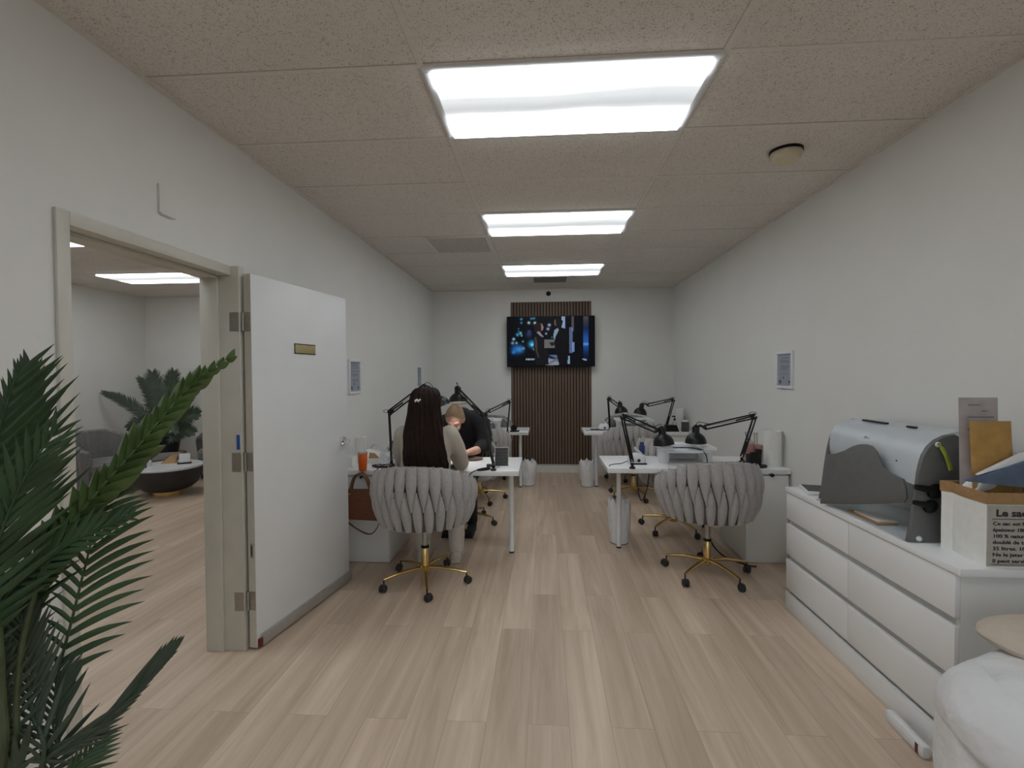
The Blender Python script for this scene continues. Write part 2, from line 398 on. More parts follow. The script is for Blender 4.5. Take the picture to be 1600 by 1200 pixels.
for k in range(-5, 9):
    yy = GY + .6096 * k
    for c_ in range(3):
        xa = max(XL, GX - 1.2192 + 1.2192 * c_); xb = min(XR, xa + 1.2192)
        for s_ in (-1, 1):
            if r3.random() < .62 and YB < yy < YF:
                u0, u1 = sorted((r3.random(), r3.random()))
                if s_ < 0: u0, u1 = 0, 1
                gap_line(xa + (xb - xa) * u0, xa + (xb - xa) * u1, 'x', yy + s_ * .0135, r3.uniform(.0012, .0036))
        for xx in (GX, GX + 1.2192):
            if c_ == 0 and YB < yy < YF - .6: gap_line(yy + .02, yy + .59, 'y', xx + r3.choice((-1, 1)) * .0135, r3.uniform(.001, .003))
struct(sg_, 'tile_gap_shade', M['shadowline'], ce)
lw = MB()
lw.box(XL - WT, YB, 0, XL, D0 - .03, CEIL); lw.box(XL - WT, D1 + .03, 0, XL, LY, CEIL); lw.box(XL - WT, D0 - .03, DH + .03, XL, D1 + .03, CEIL)
struct(lw, 'wall_left', M['wall'])
struct(MB().box(XR, YB, 0, XR + .1, YF + .1, CEIL), 'wall_right', M['wall'])
struct(MB().box(XL, YF, 0, XR, YF + .13, CEIL), 'wall_far', M['wall'])
struct(MB().box(LX - .1, YB, 0, LX, LY + .1, CEIL), 'wall_lounge_side', M['wall'])
struct(MB().box(LX, LY, 0, XL, LY + .1, CEIL), 'wall_lounge_far', M['wall'])
fb = MB(); fb.box(LX - .1, YB - .1, 2.35, XR + .1, YB, CEIL); fb.box(LX - .1, YB - .1, 0, -2.6, YB, 2.35); fb.box(-2.0, YB - .1, 0, -1.2, YB, 2.35); fb.box(1.5, YB - .1, 0, XR + .1, YB, 2.35)
struct(fb, 'wall_front', M['wall'])
def skirting(name, mb): struct(mb, name, M['base'], bevel=.004)
skirting('baseboard_far', MB().box(XL, YF - .012, 0, XR, YF, .105))
skirting('baseboard_right', MB().box(XR - .012, YB, 0, XR, YF - .012, .105))
skirting('baseboard_left', MB().box(XL, D1 + .09, 0, XL + .012, YF - .012, .105).box(XL, YB, 0, XL + .012, D0 - .06, .105))
skirting('baseboard_lounge', MB().box(LX, LY - .012, 0, XL - WT, LY, .105).box(LX, YB, 0, LX + .012, LY - .012, .105))

# doorway: metal frame with stop, casing
fr = MB()
fr.box(XL - WT, D0 - .03, 0, XL + .004, D0, DH + .03)              # near jamb
fr.box(XL - WT, D1, 0, -1.632, D1 + .05, DH + .05)              # far jamb
fr.box(XL - WT, D0, DH, XL + .004, D1, DH + .03)                   # head
fr.box(XL - WT, D0, 0, XL - .055, D0 + .016, DH).box(XL - WT, D1 - .016, 0, XL - .055, D1, DH).box(XL - WT, D0 + .016, DH - .016, XL - .055, D1 - .016, DH)
fr.box(XL, D0 - .05, 0, XL + .014, D0, DH + .05).box(XL, D0, DH, XL + .014, D1, DH + .05)
fr.box(XL - WT - .014, D0 - .05, 0, XL - WT, D0, DH + .05).box(XL - WT - .014, D1, 0, XL - WT, D1 + .05, DH + .05)
trim = struct(fr, 'trim_1', M['trim'], bevel=.003, smooth=True)
struct(MB().box(-1.659, D1 - .0015, 1.105, -1.641, D1 + .0005, 1.185), 'blue_sticker', M['bluetag'], trim)

# ---------------------------------------------------------------- door swung back towards the wall
dA = Vector((-1.573, 2.512, 0)); dB = Vector((-1.425, 3.412, 0)); dd = (dB - dA); DW = dd.length; dd.normalize()
dn = Vector((-dd.y, dd.x, 0))             # towards the wall
door = bpy.data.objects.new('door_1', None); COL.objects.link(door); door.location = dA; door.rotation_euler = (0, 0, math.atan2(dd.y, dd.x)); door['kind'] = 'structure'
# local frame: x along the leaf, y away from the viewer (towards the wall), z up
make(MB().box(0, 0, .014, DW, .045, 2.055), 'panel', M['door'], door, bevel=.002)
make(MB().box(-.0015, .0008, .014, 0, .0442, 2.055), 'edge_band', M['doorside'], door)
make(MB().box(0.03, -.016, .012, DW + .012, 0, .075).box(DW, 0, .012, DW + .012, .03, .075), 'door_sweep', M['alu'], door, bevel=.002)['label'] = 'grey metal strip along the foot of the door'
make(MB().box(.006, -.0165, .014, .026, .002, .058), 'end_cap', M['red'], door)
for z in (1.745, .985, .222):
    h = MB().box(-.0045, .002, z, -.001, .040, z + .102)
    lf = make(h, 'hinge', M['steel'], door, bevel=.001)
    make(MB().cyl((-.006, .047, z), (-.006, .047, z + .102), .007, 10), 'knuckle', M['steel'], lf)
    k = MB()
    for a in (.015, .051, .087):
        for b in (.012, .030): k.cyl((-.0045, b, z + a), (-.0056, b, z + a), .0035, 8)
    make(k, 'screw_heads', M['alu'], lf)
    struct(MB().box(-1.686, D1 - .0035, z, -1.634, D1, z + .102), 'hinge_leaf', M['steel'], trim, bevel=.001)
ep = make(MB().prism([(-.0035, .011 + .010 * math.cos(a) + .010, .5375 + .011 + (.030 if math.sin(a) > 0 else -.030) + .010 * math.sin(a)) for a in [2 * PI * i / 20 for i in range(20)]], (.003, 0, 0)), 'edge_latch', M['steel'], door)
make(MB().box(-.0042, .018, .522, -.003, .024, .575), 'latch_slot', M['black'], ep)
pl = make(MB().box(.345, -.004, 1.637, .548, 0, 1.70), 'name_plate', M['brass'], door, bevel=.0015); pl['label'] = 'brass name plate'
make(MB().box(.345, -.0043, 1.694, .548, -.0005, 1.70).box(.345, -.0043, 1.637, .349, -.0005, 1.694).box(.349, -.0043, 1.637, .548, -.0005, 1.642), 'plate_edge', M['black'], pl)
hd = make(MB().lathe([(.001, 0), (.032, 0), (.032, -.008), (.028, -.013), (.013, -.016), (.012, -.05), (.001, -.052)], 20, (DW - .065, 0, 1.035), (0, -1, 0)).shift((0, 0, 0)), 'handle_rose', M['chrome'], door)
hv = MB().lathe([(.001, 0), (.032, 0), (.032, .008), (.028, .013), (.013, .016), (.012, .052), (.001, .055)], 20, (DW - .065, 0, 1.035), (0, -1, 0))
hd.data = hd.data  # rose keeps its own mesh
make(hv, 'spindle', M['chrome'], hd)
make(MB().tube(smooth_path([(DW - .065, -.05, 1.035), (DW - .09, -.054, 1.033), (DW - .14, -.052, 1.026), (DW - .165, -.047, 1.022)], 4), [.0115] * 4 + [.010] * 8 + [.008], 10, flat=.75), 'lever', M['chrome'], hd)

# ---------------------------------------------------------------- slatted wood panel, television, dome
sp = thing('slat_panel', 'tall dark walnut slatted wood panel on the far wall behind the television', 'wall panel', (.112, YF - .0005, .13))
make(MB().box(-.603, -.010, 0, .603, 0, 2.45), 'backing_board', M['felt'], sp)
sl = MB()
for i in range(27):
    cx = -.603 + 1.206 * (i + .5) / 27; sl.box(cx - .0155, -.024, 0, cx + .0155, -.009, 2.45)
make(sl, 'slats', M['walnut'], sp, smooth=False, bevel=.0015)

def tv_picture(u, v):
    v = 1 - v
    def blob(cx, cy, r, c, k=2.0):
        d = math.hypot((u - cx) * 1.72, v - cy) / r
        return tuple(q * math.exp(-d ** k) for q in c)
    col = [.004, .005, .008]
    def addc(c, w=1):
        for i in range(3): col[i] += c[i] * w
    for cx, cy, r, c in [(.163, .045, .02, (.05, .35, .55)), (.28, .035, .02, (.05, .3, .5)), (.31, .03, .02, (.05, .3, .5)), (.163, .12, .018, (.05, .3, .45)), (.25, .12, .022, (.5, .75, .85)), (.32, .125, .022, (.5, .75, .85)),
                         (.485, .17, .024, (.45, .55, .8)), (.47, .25, .022, (.4, .55, .8)), (.448, .345, .016, (.4, .6, .7)), (.515, .42, .012, (.1, .3, .4)),
                         (.153, .33, .022, (.2, .7, .9)), (.118, .36, .026, (.05, .4, .6)), (.073, .45, .022, (.4, .75, .9)), (.165, .38, .014, (.4, .7, .8)), (.06, .53, .024, (.25, .4, .6)), (.105, .53, .02, (.3, .5, .65)), (.18, .50, .016, (.1, .5, .4)), (.13, .24, .012, (.02, .25, .4)), (.13, .29, .012, (.05, .3, .4)),
                         (.10, .66, .075, (.02, .16, .50)), (.15, .66, .06, (.04, .22, .55)), (.07, .72, .03, (.02, .2, .6)), (.185, .64, .02, (.3, .35, .3)),
                         (.285, .555, .055, (.05, .42, .75)), (.285, .57, .022, (.25, .6, .8)), (.308, .66, .018, (.3, .45, .5)), (.25, .36, .05, (.03, .04, .13)), (.255, .30, .03, (.04, .05, .16))]:
        addc(blob(cx, cy, r, c))
    if .425 < u < .545 and .47 < v < .64: addc((.16, .155, .15))
    if .44 < u < .59 and .78 < v < .985:
        addc((.13, .16, .26) if v < .86 else (.30, .32, .38)); 
        if abs((v - .78) - .9 * (u - .45)) < .03 or abs((v - .98) + .9 * (u - .45)) < .025: addc((-.14, -.14, -.16))
    if .625 < u < .665 and .0 < v < .27: addc((.32, .42, .62))                       # bright pane behind the man
    if .715 < u < .755 and .22 < v < .75: addc(tuple(q * (.35 + .65 * rnd.random()) for q in (.16, .22, .40)))
    if .745 < u < .775 and .52 < v < .72: addc((.16, .26, .5))
    if .74 < u < .765 and 0 < v < .3: addc((.09, .085, .10))
    if .875 < u < .935:
        addc((.07, .075, .085), max(0, 1 - v / .25)); addc((.02, .10, .42), math.exp(-((v - .5) / .2) ** 2)); addc((.08, .25, .5), math.exp(-((v - .565) / .025) ** 2))
    if .69 < u < .72 and .80 < v < .96: addc((.3, .5, .7), .8)
    if math.hypot((u - .89) * 1.3, (v - .88) * 2 - (u - .89) * .9) < .035: addc((.35, .42, .5))
    if .215 < u < .315 and .845 < v < .885 and (int(u * 160) % 3): addc((.45, .5, .6))      # a line of tiny credits
    # a woman facing a man in a dark suit
    X, Y = u * 827 + 66, v * 480 + 560
    def inside(poly):
        w = False
        for (x1, y1), (x2, y2) in zip(poly, poly[1:] + poly[:1]):
            if (y1 > Y) != (y2 > Y) and X < (x2 - x1) * (Y - y1) / (y2 - y1) + x1: w = not w
        return w
    def fill(poly, c):
        if inside(poly): col[:] = list(c)
    fill([(595, 565), (612, 575), (614, 640), (606, 690), (588, 670), (590, 600)], (.30, .42, .66))
    fill([(322, 650), (335, 622), (362, 612), (388, 622), (402, 640), (398, 668), (388, 690), (380, 720), (345, 725), (325, 700)], (.020, .013, .012))       # her hair
    fill([(388, 628), (400, 630), (408, 650), (412, 668), (406, 690), (396, 700), (388, 690), (394, 668)], (.34, .23, .24))                                   # her face
    fill([(345, 712), (372, 700), (398, 738), (412, 752), (404, 760), (372, 742)], (.30, .27, .32))                                                         # collar
    fill([(330, 740), (350, 718), (380, 745), (405, 762), (420, 800), (420, 870), (452, 880), (462, 930), (455, 1030), (340, 1030), (322, 880), (320, 800)], (.010, .010, .014))
    fill([(326, 760), (340, 752), (352, 800), (350, 880), (372, 960), (360, 965), (335, 890)], (.060, .050, .045))                                          # sleeve
    fill([(524, 590), (545, 575), (575, 580), (594, 600), (592, 640), (580, 662), (556, 676), (540, 668), (530, 640)], (.012, .010, .010))                   # his head
    fill([(516, 590), (526, 586), (530, 612), (534, 640), (526, 655), (516, 640), (513, 620)], (.13, .095, .09))                                            # his profile
    fill([(516, 690), (545, 672), (560, 690), (540, 730), (518, 790), (508, 770), (510, 720)], (.26, .36, .48))                                             # shirt
    fill([(545, 720), (570, 680), (600, 668), (630, 690), (646, 730), (650, 900), (640, 1005), (560, 1030), (545, 960), (516, 880), (515, 800), (528, 750)], (.007, .007, .009))
    fill([(468, 812), (500, 808), (520, 825), (510, 845), (480, 842)], (.018, .016, .020))                                                                  # hands
    return [max(0, c) for c in col]
tv = thing('television', 'large flat television on the slatted panel showing a dark film scene', 'television', (.106, 7.20, 1.602))
make(MB().box(-.652, -.005, 0, .652, .03, .752).box(-.45, .03, .10, .45, .055, .62), 'casing', M['black'], tv, bevel=.004)
painted('screen', (-.643, -.0065, .016), (1.286, 0, 0), (0, 0, .727), 150, 86, tv_picture, M['screen'], tv)
make(MB().box(-.2, .055, .2, .2, .095, .5), 'wall_bracket', M['plastic'], tv)
make(MB().box(-.05, -.0075, .004, .05, -.005, .012), 'badge', M['greyink'], tv)
solo(MB().lathe([(.001, 0), (.034, 0), (.036, .01), (.034, .022), (.022, .04), (.001, .045)], 20, (.078, YF, 2.705), (0, -1, 0)), 'dome_camera', M['plastic'], 'small black round dome high on the wall above the slatted panel', 'security camera', (.078, YF, 2.705))

# ---------------------------------------------------------------- ceiling things
def troffer(x0, y0, label, group):
    w, d = 1.2192, .6096
    t = thing('ceiling_light', label, 'ceiling light', (x0, y0, CEIL), 0, group)
    f = MB(); e = .034
    f.box(0, 0, -.010, w, e, 0).box(0, d - e, -.010, w, d, 0).box(0, e, -.010, e, d - e, 0).box(w - e, e, -.010, w, d - e, 0)
    make(f, 'frame', M['whitep'], t, bevel=.004)
    lens = MB().box(e, e, -.022, w - e, d - e, -.004)
    make(lens, 'diffuser', M['lens'], t, smooth=False)
    return t
troffer(GX, GY, 'largest lit fluorescent ceiling panel, closest to the smoke detector', 'lit ceiling panels')
troffer(GX, GY + 3 * .6096, 'middle lit ceiling panel, beside the square return grille', 'lit ceiling panels')
troffer(GX, GY + 6 * .6096, 'smallest lit ceiling panel, by the dark air vent near the television wall', 'lit ceiling panels')
troffer(GX, GY - 3 * .6096, 'added unseen ceiling panel overhead at the shop-front end, brightening the near floor', 'lit ceiling panels')  # extra panel added out of view to brighten the near floor
troffer(-5.58, GY + 6 * .6096, 'lit ceiling panel in the lounge seen whole through the doorway', 'lit lounge ceiling panels')
troffer(-5.58, GY + 3 * .6096, 'lit ceiling panel in the lounge cut off by the door frame top corner', 'lit lounge ceiling panels')

troffer(-3.14, GY, 'added unseen lounge ceiling panel just behind the dividing wall, raising the light', 'lit lounge ceiling panels')  # out-of-view panel added to give the lounge more light
troffer(-5.58, GY, 'added unseen lounge ceiling panel nearest the shop front, raising the light', 'lit lounge ceiling panels')  # second unseen panel, added to lift the lounge light level

v = thing('air_vent', 'dark louvred air vent in the ceiling before the television wall', 'vent', (-.16, 6.33, CEIL))
make(MB().box(0, 0, -.008, .50, .03, 0).box(0, .42, -.008, .50, .45, 0).box(0, .03, -.008, .03, .42, 0).box(.47, .03, -.008, .50, .42, 0), 'frame', M['tee'], v)
make(MB().box(.03, .03, -.003, .47, .42, -.001), 'duct_opening', M['ink'], v)
s_ = MB()
for i in range(20): s_.box(.038 + i * .0215, .03, -.010, .050 + i * .0215, .42, -.004)
make(s_, 'louvres', M['grille'], v)
v = thing('return_grille', 'square dusty perforated return grille set among the ceiling tiles', 'vent', (GX - .6096, GY + .6096 * 4, CEIL))
make(MB().box(-.0, .01, -.010, .600, .035, 0).box(0, .575, -.010, .600, .60, 0).box(0, .035, -.010, .025, .575, 0).box(.575, .035, -.010, .60, .575, 0), 'frame', M['tee'], v)
pm = MB().box(.025, .035, -.006, .575, .575, -.001)
make(pm, 'perforated_panel', M['dust'], v)
hm = MB()
for i in range(22):
    for j in range(22): hm.box(.036 + i * .0245, .046 + j * .0240, -.0066, .046 + i * .0245, .056 + j * .0240, -.0055)
make(hm, 'perforations', M['grille'], v, smooth=False)
d = thing('smoke_detector', 'round ivory smoke detector on the ceiling with a black mounting ring', 'smoke detector', (1.39, 2.885, CEIL))
make(MB().lathe([(.0, 0), (.088, 0), (.088, -.016), (.0, -.016)], 36), 'mounting_ring', M['black'], d)
make(MB().lathe([(.0, -.016), (.084, -.016), (.084, -.030), (.078, -.034), (.076, -.037), (.072, -.056), (.06, -.062), (.0, -.064)], 36), 'housing', M['ivory'], d)
make(MB().lathe([(.0775, -.033), (.0795, -.0345), (.0775, -.036)], 36), 'seam', M['dust'], d)
d = thing('smoke_detector', 'dark round detector on the lounge ceiling seen through the doorway', 'smoke detector', (-5.35, 4.95, CEIL))
make(MB().lathe([(.0, 0), (.07, 0), (.07, -.02), (.05, -.04), (.0, -.04)], 24), 'housing', M['plastic'], d)

# ---------------------------------------------------------------- framed licences, wall sensor
def paper_print(seed):
    r2 = random.Random(seed); rows = {j: (r2.uniform(.10, .28), r2.uniform(.72, .92), r2.random()) for j in range(40)}
    def fn(u, v):
        v = 1 - v; base = [.34, .37, .43]
        if v < .045: return [.22, .24, .30]
        j = int(v * 40); a, b, p = rows[j]
        if j % 2 == 0 and p > .3 and a < u < b and v < .66 and int(u * 46 + j * 3) % 5: base = [.20, .22, .27]
        if abs(v - .22) < .008 and .1 < u < .85: base = [.17, .19, .24]
        if abs(v - .42) < .008 and .25 < u < .80: base = [.17, .19, .24]
        if math.hypot(u - .42, (v - .75) * 1.3) < .05: base = [.06, .065, .08]
        if math.hypot((u - .18) * 1.0, (v - .88) * 1.3) < .085: base = [.07, .075, .10]
        if math.hypot((u - .85), (v - .88) * 1.3) < .06: base = [.07, .075, .10]
        return base
    return fn
def licence(wall, y0, y1, z0, z1, label, seed):
    s = 1 if wall == 'L' else -1; x = XL if wall == 'L' else XR
    t = thing('certificate', label, 'certificate', (x, (y0 + y1) / 2, z0), 0, 'framed licences on the side walls')
    w = (y1 - y0) / 2; h = z1 - z0; f = MB(); e = .022; t0, t1 = sorted((0, s * .018))
    f.box(t0, -w, 0, t1, w, e).box(t0, -w, h - e, t1, w, h).box(t0, -w, e, t1, -w + e, h - e).box(t0, w - e, e, t1, w, h - e)
    make(f, 'frame', M['whitep'], t, bevel=.002)
    if s > 0: painted('printed_sheet', (s * .010, w - e, e), (0, -2 * (w - e), 0), (0, 0, h - 2 * e), 46, 60, lambda u, v, g=paper_print(seed): g(1 - u, v), M['print'], t)
    else: painted('printed_sheet', (s * .010, w - e, e), (0, -2 * (w - e), 0), (0, 0, h - 2 * e), 46, 60, paper_print(seed), M['print'], t)
licence('R', 3.86, 4.12, 1.375, 1.672, 'white framed licence on the right-hand wall above the dresser', 3)
licence('L', 4.07, 4.335, 1.335, 1.640, 'white framed licence on the wall beside the open door', 5)
licence('L', 6.30, 6.55, 1.32, 1.615, 'framed licence on the wall close to the far corner, behind the long-haired woman', 8)
t = thing('wall_sensor', 'thin white sensor cover on the wall above the doorway', 'sensor', (XL, 2.035, 2.228))
make(MB().box(0, 0, 0, .012, .085, .125), 'cover', M['wall'], t, bevel=.003)
make(MB().box(0, .0, -.006, .018, .085, .002), 'bottom_lip', M['whitep'], t, bevel=.002)
make(MB().box(0, -.004, 0, .012, 0, .125), 'edge_trim', M['whitep'], t, bevel=.001)


# ================================================================ DESKS AND DRAWER UNITS
def desk(x0, x1, y0, y1, leg_x, leg_y, label):
    t = thing('manicure_desk', label, 'desk', ((x0 + x1) / 2, (y0 + y1) / 2, 0), 0, 'white manicure desks')
    o = t.location
    make(MB().box(x0 - o.x, y0 - o.y, TOP - .038, x1 - o.x, y1 - o.y, TOP), 'table_top', M['white'], t, bevel=.002)
    lx, ly = leg_x - o.x, leg_y - o.y
    lg = make(MB().tube([(lx, ly, .012), (lx, ly, TOP - .045)], .0195, 16), 'leg', M['whitep'], t)
    make(MB().lathe([(.0, 0), (.021, 0), (.021, .012), (.018, .016), (0, .016)], 16, (lx, ly, 0)), 'foot', M['rubber'], lg)
    make(MB().box(lx - .045, ly - .045, TOP - .046, lx + .045, ly + .045, TOP - .038), 'mounting_plate', M['whitep'], lg)
    return t
def drawer_unit(x0, x1, y0, y1, label, sgn=1):
    """cabinet under the wall end of a desk; its drawers open on the far side, its back faces the room"""
    t = thing('drawer_unit', label, 'drawer unit', ((x0 + x1) / 2, (y0 + y1) / 2, 0), 0, 'white drawer units under the desks')
    w = (x1 - x0) / 2; d = (y1 - y0) / 2; h = TOP - .0395; b = MB()
    b.box(-w, -d, .004, -w + .016, d - .02, h - .012).box(w - .016, -d, .004, w, d - .02, h - .012).box(-w + .016, -d, .004, w - .016, -d + .016, h - .012)
    b.box(-w + .016, -d + .016, .004, w - .016, d - .02, .04); b.box(-w + .012, -d + .012, h - .012, w - .012, d - .03, h)
    make(b, 'body', M['cab'], t, bevel=.0015)
    for i in range(5):
        z0 = .045 + i * (h - .06) / 5
        dr = make(MB().box(-w + .002, d - .02, z0, w - .002, d, z0 + (h - .06) / 5 - .004), 'drawer', M['cab'], t, bevel=.0015)
        make(MB().box(-.05, d, z0 + .085, .05, d + .006, z0 + .097), 'finger_pull', M['gap'], dr)
    return t
NF, FF = 3.88, 6.22
desk(.505, XR - .006, NF, 4.48, .640, 4.18, 'white desk nearest the dresser, holding two dark lamps and a ribbed arm rest')
desk(XL + .006, -.197, 3.735, 4.37, -.276, 4.02, 'white desk at which the long-haired woman sits')
desk(.520, XR - .006, FF, 6.80, .690, 6.43, 'farther white desk on the right, beyond the empty grey chair')
desk(XL + .006, -.200, FF, 6.80, -.312, 6.36, 'farther white desk on the left, behind the woman in black')
drawer_unit(1.590, XR - .018, NF + .014, 4.46, 'white drawer unit under the desk end next to the dresser')
drawer_unit(XL + .018, -1.235, 3.752, 4.33, 'white drawer unit with the brown handbag hanging in front')
drawer_unit(1.55, XR - .018, FF + .014, 6.78, 'white drawer unit under the farther desk on the right, mostly behind the near chairs')
drawer_unit(XL + .018, -1.235, FF + .014, 6.78, 'white drawer unit under the farther desk on the left, hidden by the people')

# ================================================================ WOVEN SWIVEL CHAIRS
def shell_pt(th, z, off=0.0):
    """point on the barrel back: th is 0 behind the sitter, z height, off outwards"""
    k = (z - .44) / .44
    r = .252 + .074 * math.sin(PI * (.13 + .70 * min(1.05, max(0, k)))) + off
    return Vector((r * 1.04 * math.sin(th), -r * .95 * math.cos(th), z))
def rim_z(th):
    a = abs(th)
    if a < .55: return .872 - .010 * (a / .55) ** 2
    t = min(1, (a - .55) / 1.65); return .862 - .165 * (t * t * (3 - 2 * t))
def strap(mb, th0, v0, v1, wf, skew, bulge, side, lift, tilt=0):
    rows = []; nv = 12
    for i in range(nv + 1):
        v = v0 + (v1 - v0) * i / nv; q = i / nv
        w = wf(q); row = []
        for j in range(7):
            s = j / 6 * 2 - 1; th = th0 + skew * (q - .5) + s * w
            zt = rim_z(th0) + .012; zb = .452
            if v < 0: z = zt - (-v) * .03; off = side * (-.055 * min(1, -v * 8))
            else: z = zt + (zb - zt) * v; off = 0
            bul = bulge * math.sqrt(max(0, 1 - s * s)) * (.55 + .45 * math.sin(PI * q))
            row.append(shell_pt(th, z, side * (lift(q) + bul + tilt * s * math.sin(PI * min(1, q + .12))) + off))
        rows.append(row)
    mb.grid(rows)
def make_chair(label, group):
    t = thing('swivel_chair', label, 'chair', (0, 0, 0), 0, group)
    TH = 2.18; n = 19; pitch = 2 * TH / n
    base = MB(); rows = []
    for i in range(49):
        th = -TH + 2 * TH * i / 48; zt = rim_z(th); prof = []
        for z, off in ((.45, -.02), (.45, -.002), (.55, .0), (.68, .0), (zt - .03, .0), (zt - .004, -.006), (zt, -.020), (zt - .004, -.040), (zt - .03, -.048), (.68, -.048), (.55, -.046), (.47, -.046)):
            prof.append(shell_pt(th, min(z, zt), off))
        rows.append(prof)
    base.grid(rows)
    sh = make(base, 'backrest', M['fabricd'], t)
    up = lambda q: pitch * (.53 if q < .32 else max(.07, .53 - .50 * ((q - .32) / .68) ** 1.25))
    lo = lambda q: pitch * (.04 + .40 * math.sin(PI * .5 * min(1, q / .55)) ** 1.2 if q < .55 else .44 - .14 * ((q - .55) / .45) ** 2)
    w = MB()
    for i in range(n):
        th = -TH + pitch * (i + .5); sk = -.16 * (th / TH) - .03
        strap(w, th, .0, .66, up, sk + .06, .032, 1, lambda q: .010 + .006 * (1 - q), .007)
        strap(w, th, .0, .60, up, -sk, .018, -1, lambda q: .046)
    for i in range(n + 1):
        th = -TH + pitch * i
        if abs(th) > TH - .03: th *= .985
        strap(w, th, .36, 1.0, lo, .05 * (th / TH) + .02, .036, 1, lambda q: .002, -.002)
    make(w, 'woven_straps', M['fabric'], sh, angle=75)
    rm = MB(); P = [shell_pt(-TH + 2 * TH * i / 60, rim_z(-TH + 2 * TH * i / 60) - .006, -.014) for i in range(61)]
    rm.tube(P, [.012] + [.019] * 59 + [.012], 10)
    for e in (0, -1): rm.ball(P[e], (.024, .024, .026), 12, 8)
    for sg in (-1, 1):      # rounded arm fronts
        c = [shell_pt(sg * TH, z, -.022) for z in (.455, .52, .60, .66, rim_z(TH) - .006)]
        rm.tube(c, [.022, .025, .026, .026, .024], 10)
    make(rm, 'rolled_rim', M['fabric'], sh)
    for i in range(-2, 4):
        p = shell_pt(pitch * i * 1.0 - .5 * pitch, .690, .026); nrm = shell_pt(pitch * i - .5 * pitch, .69, .1) - p
        make(MB().lathe([(.0, .006), (.005, .004), (.007, 0), (.007, -.012)], 10, p, nrm), 'stud', M['chromel'], t)
    for i in (-3, 0, 2):
        p = shell_pt(pitch * i, rim_z(pitch * i) + .018, -.004)
        make(MB().lathe([(.0, .006), (.005, .004), (.007, 0), (.007, -.008)], 10, p, (0, -.4, 1)), 'stud', M['chromel'], t)
    ob = [(.255 * math.copysign(abs(math.cos(a)) ** .7, math.cos(a)), .245 * math.copysign(abs(math.sin(a)) ** .7, math.sin(a)) + .01) for a in [2 * PI * i / 36 for i in range(36)]]
    st = MB(); st.grid([[(x * k, y * k + .02, z) for x, y in ob] for k, z in ((.86, .452), (.93, .458), (1, .48), (1, .525), (.96, .545), (.86, .555), (.5, .562), (.02, .563))], True)
    st.add([(x * .86, y * .86 + .02, .452) for x, y in ob], [tuple(range(36))])
    make(st, 'seat', M['fabric'], t)
    un = MB().lathe([(.02, .405), (.10, .425), (.235, .446), (.262, .470), (.262, .485), (.0, .485)], 32, sy=.96)
    make(un, 'seat_shell', M['fabric'], t)
    make(MB().lathe([(.021, .255), (.021, .41), (.06, .413), (.06, .425), (0, .425)], 18), 'gas_lift', M['steel'], t)
    cl = make(MB().lathe([(0, .118), (.027, .118), (.027, .262), (.023, .268), (0, .268)], 20), 'gold_column', M['gold'], t)
    make(MB().lathe([(.0285, .254), (.0285, .268), (.022, .272)], 20), 'collar', M['black'], cl)
    make(MB().lathe([(0, .075), (.030, .078), (.042, .095), (.042, .120), (.034, .128), (0, .128)], 20), 'hub', M['gold'], t)
    for i in range(5):
        a = 2 * PI * i / 5; c, s = math.cos(a), math.sin(a)
        P = [(.030 * c, .030 * s, .112), (.12 * c, .12 * s, .112), (.22 * c, .22 * s, .100), (.305 * c, .305 * s, .084)]
        lg = make(MB().tube(P, [.019, .0165, .0135, .0105], 10, flat=.8), 'leg', M['gold'], t)
        w = MB(); cx, cy = .302 * c, .302 * s; ox, oy = -.011 * s, .011 * c
        w.cyl((cx, cy, .050), (cx, cy, .086), .006, 8)
        qx, qy = cx + .012 * math.cos(a + .8), cy + .012 * math.sin(a + .8)
        tx, ty = math.cos(a + 2.37), math.sin(a + 2.37)
        for sg in (-1, 1):
            w.lathe([(0, -.0105), (.020, -.0105), (.0265, -.004), (.0265, .004), (.020, .0105), (0, .0105)], 18, (qx + sg * tx * .013, qy + sg * ty * .013, .0268), (tx, ty, 0))
        w.lathe([(0, -.006), (.019, -.006), (.019, .006), (0, .006)], 14, (qx, qy, .036), (tx, ty, 0))
        make(w, 'caster', M['rubber'], lg)
    return t
CG = 'grey woven swivel chairs'
chair0 = make_chair('grey woven chair in which the long-haired woman sits', CG)
def put(o, x, y, rz): o.location = (x, y, 0); o.rotation_euler = (0, 0, rz)
R = math.radians
put(chair0, -.862, 3.415, R(16 - 18))
def chair(x, y, rz, label): return dup(chair0, (x, y, 0), R(rz), label, CG)
chair(1.212, 3.655, 7, 'empty grey woven chair with its back to us, nearest the white dresser')
chair(-.80, 4.80, 180 + 22, 'grey woven chair under the woman in black')
chair(1.24, 4.70, -65, 'grey woven chair tucked behind the desk with the ribbed arm rest')
chair(1.085, 5.93, -3, 'grey woven chair seen between the two desks on the right')
chair(-.77, 5.70, 10, 'grey woven chair before the farther left desk, mostly behind the woman in black')
chair(1.20, 6.95, 180, 'grey woven chair against the far wall on the right of the slatted panel')
chair(-.82, 6.95, 180, 'grey woven chair against the far wall on the left of the slatted panel')

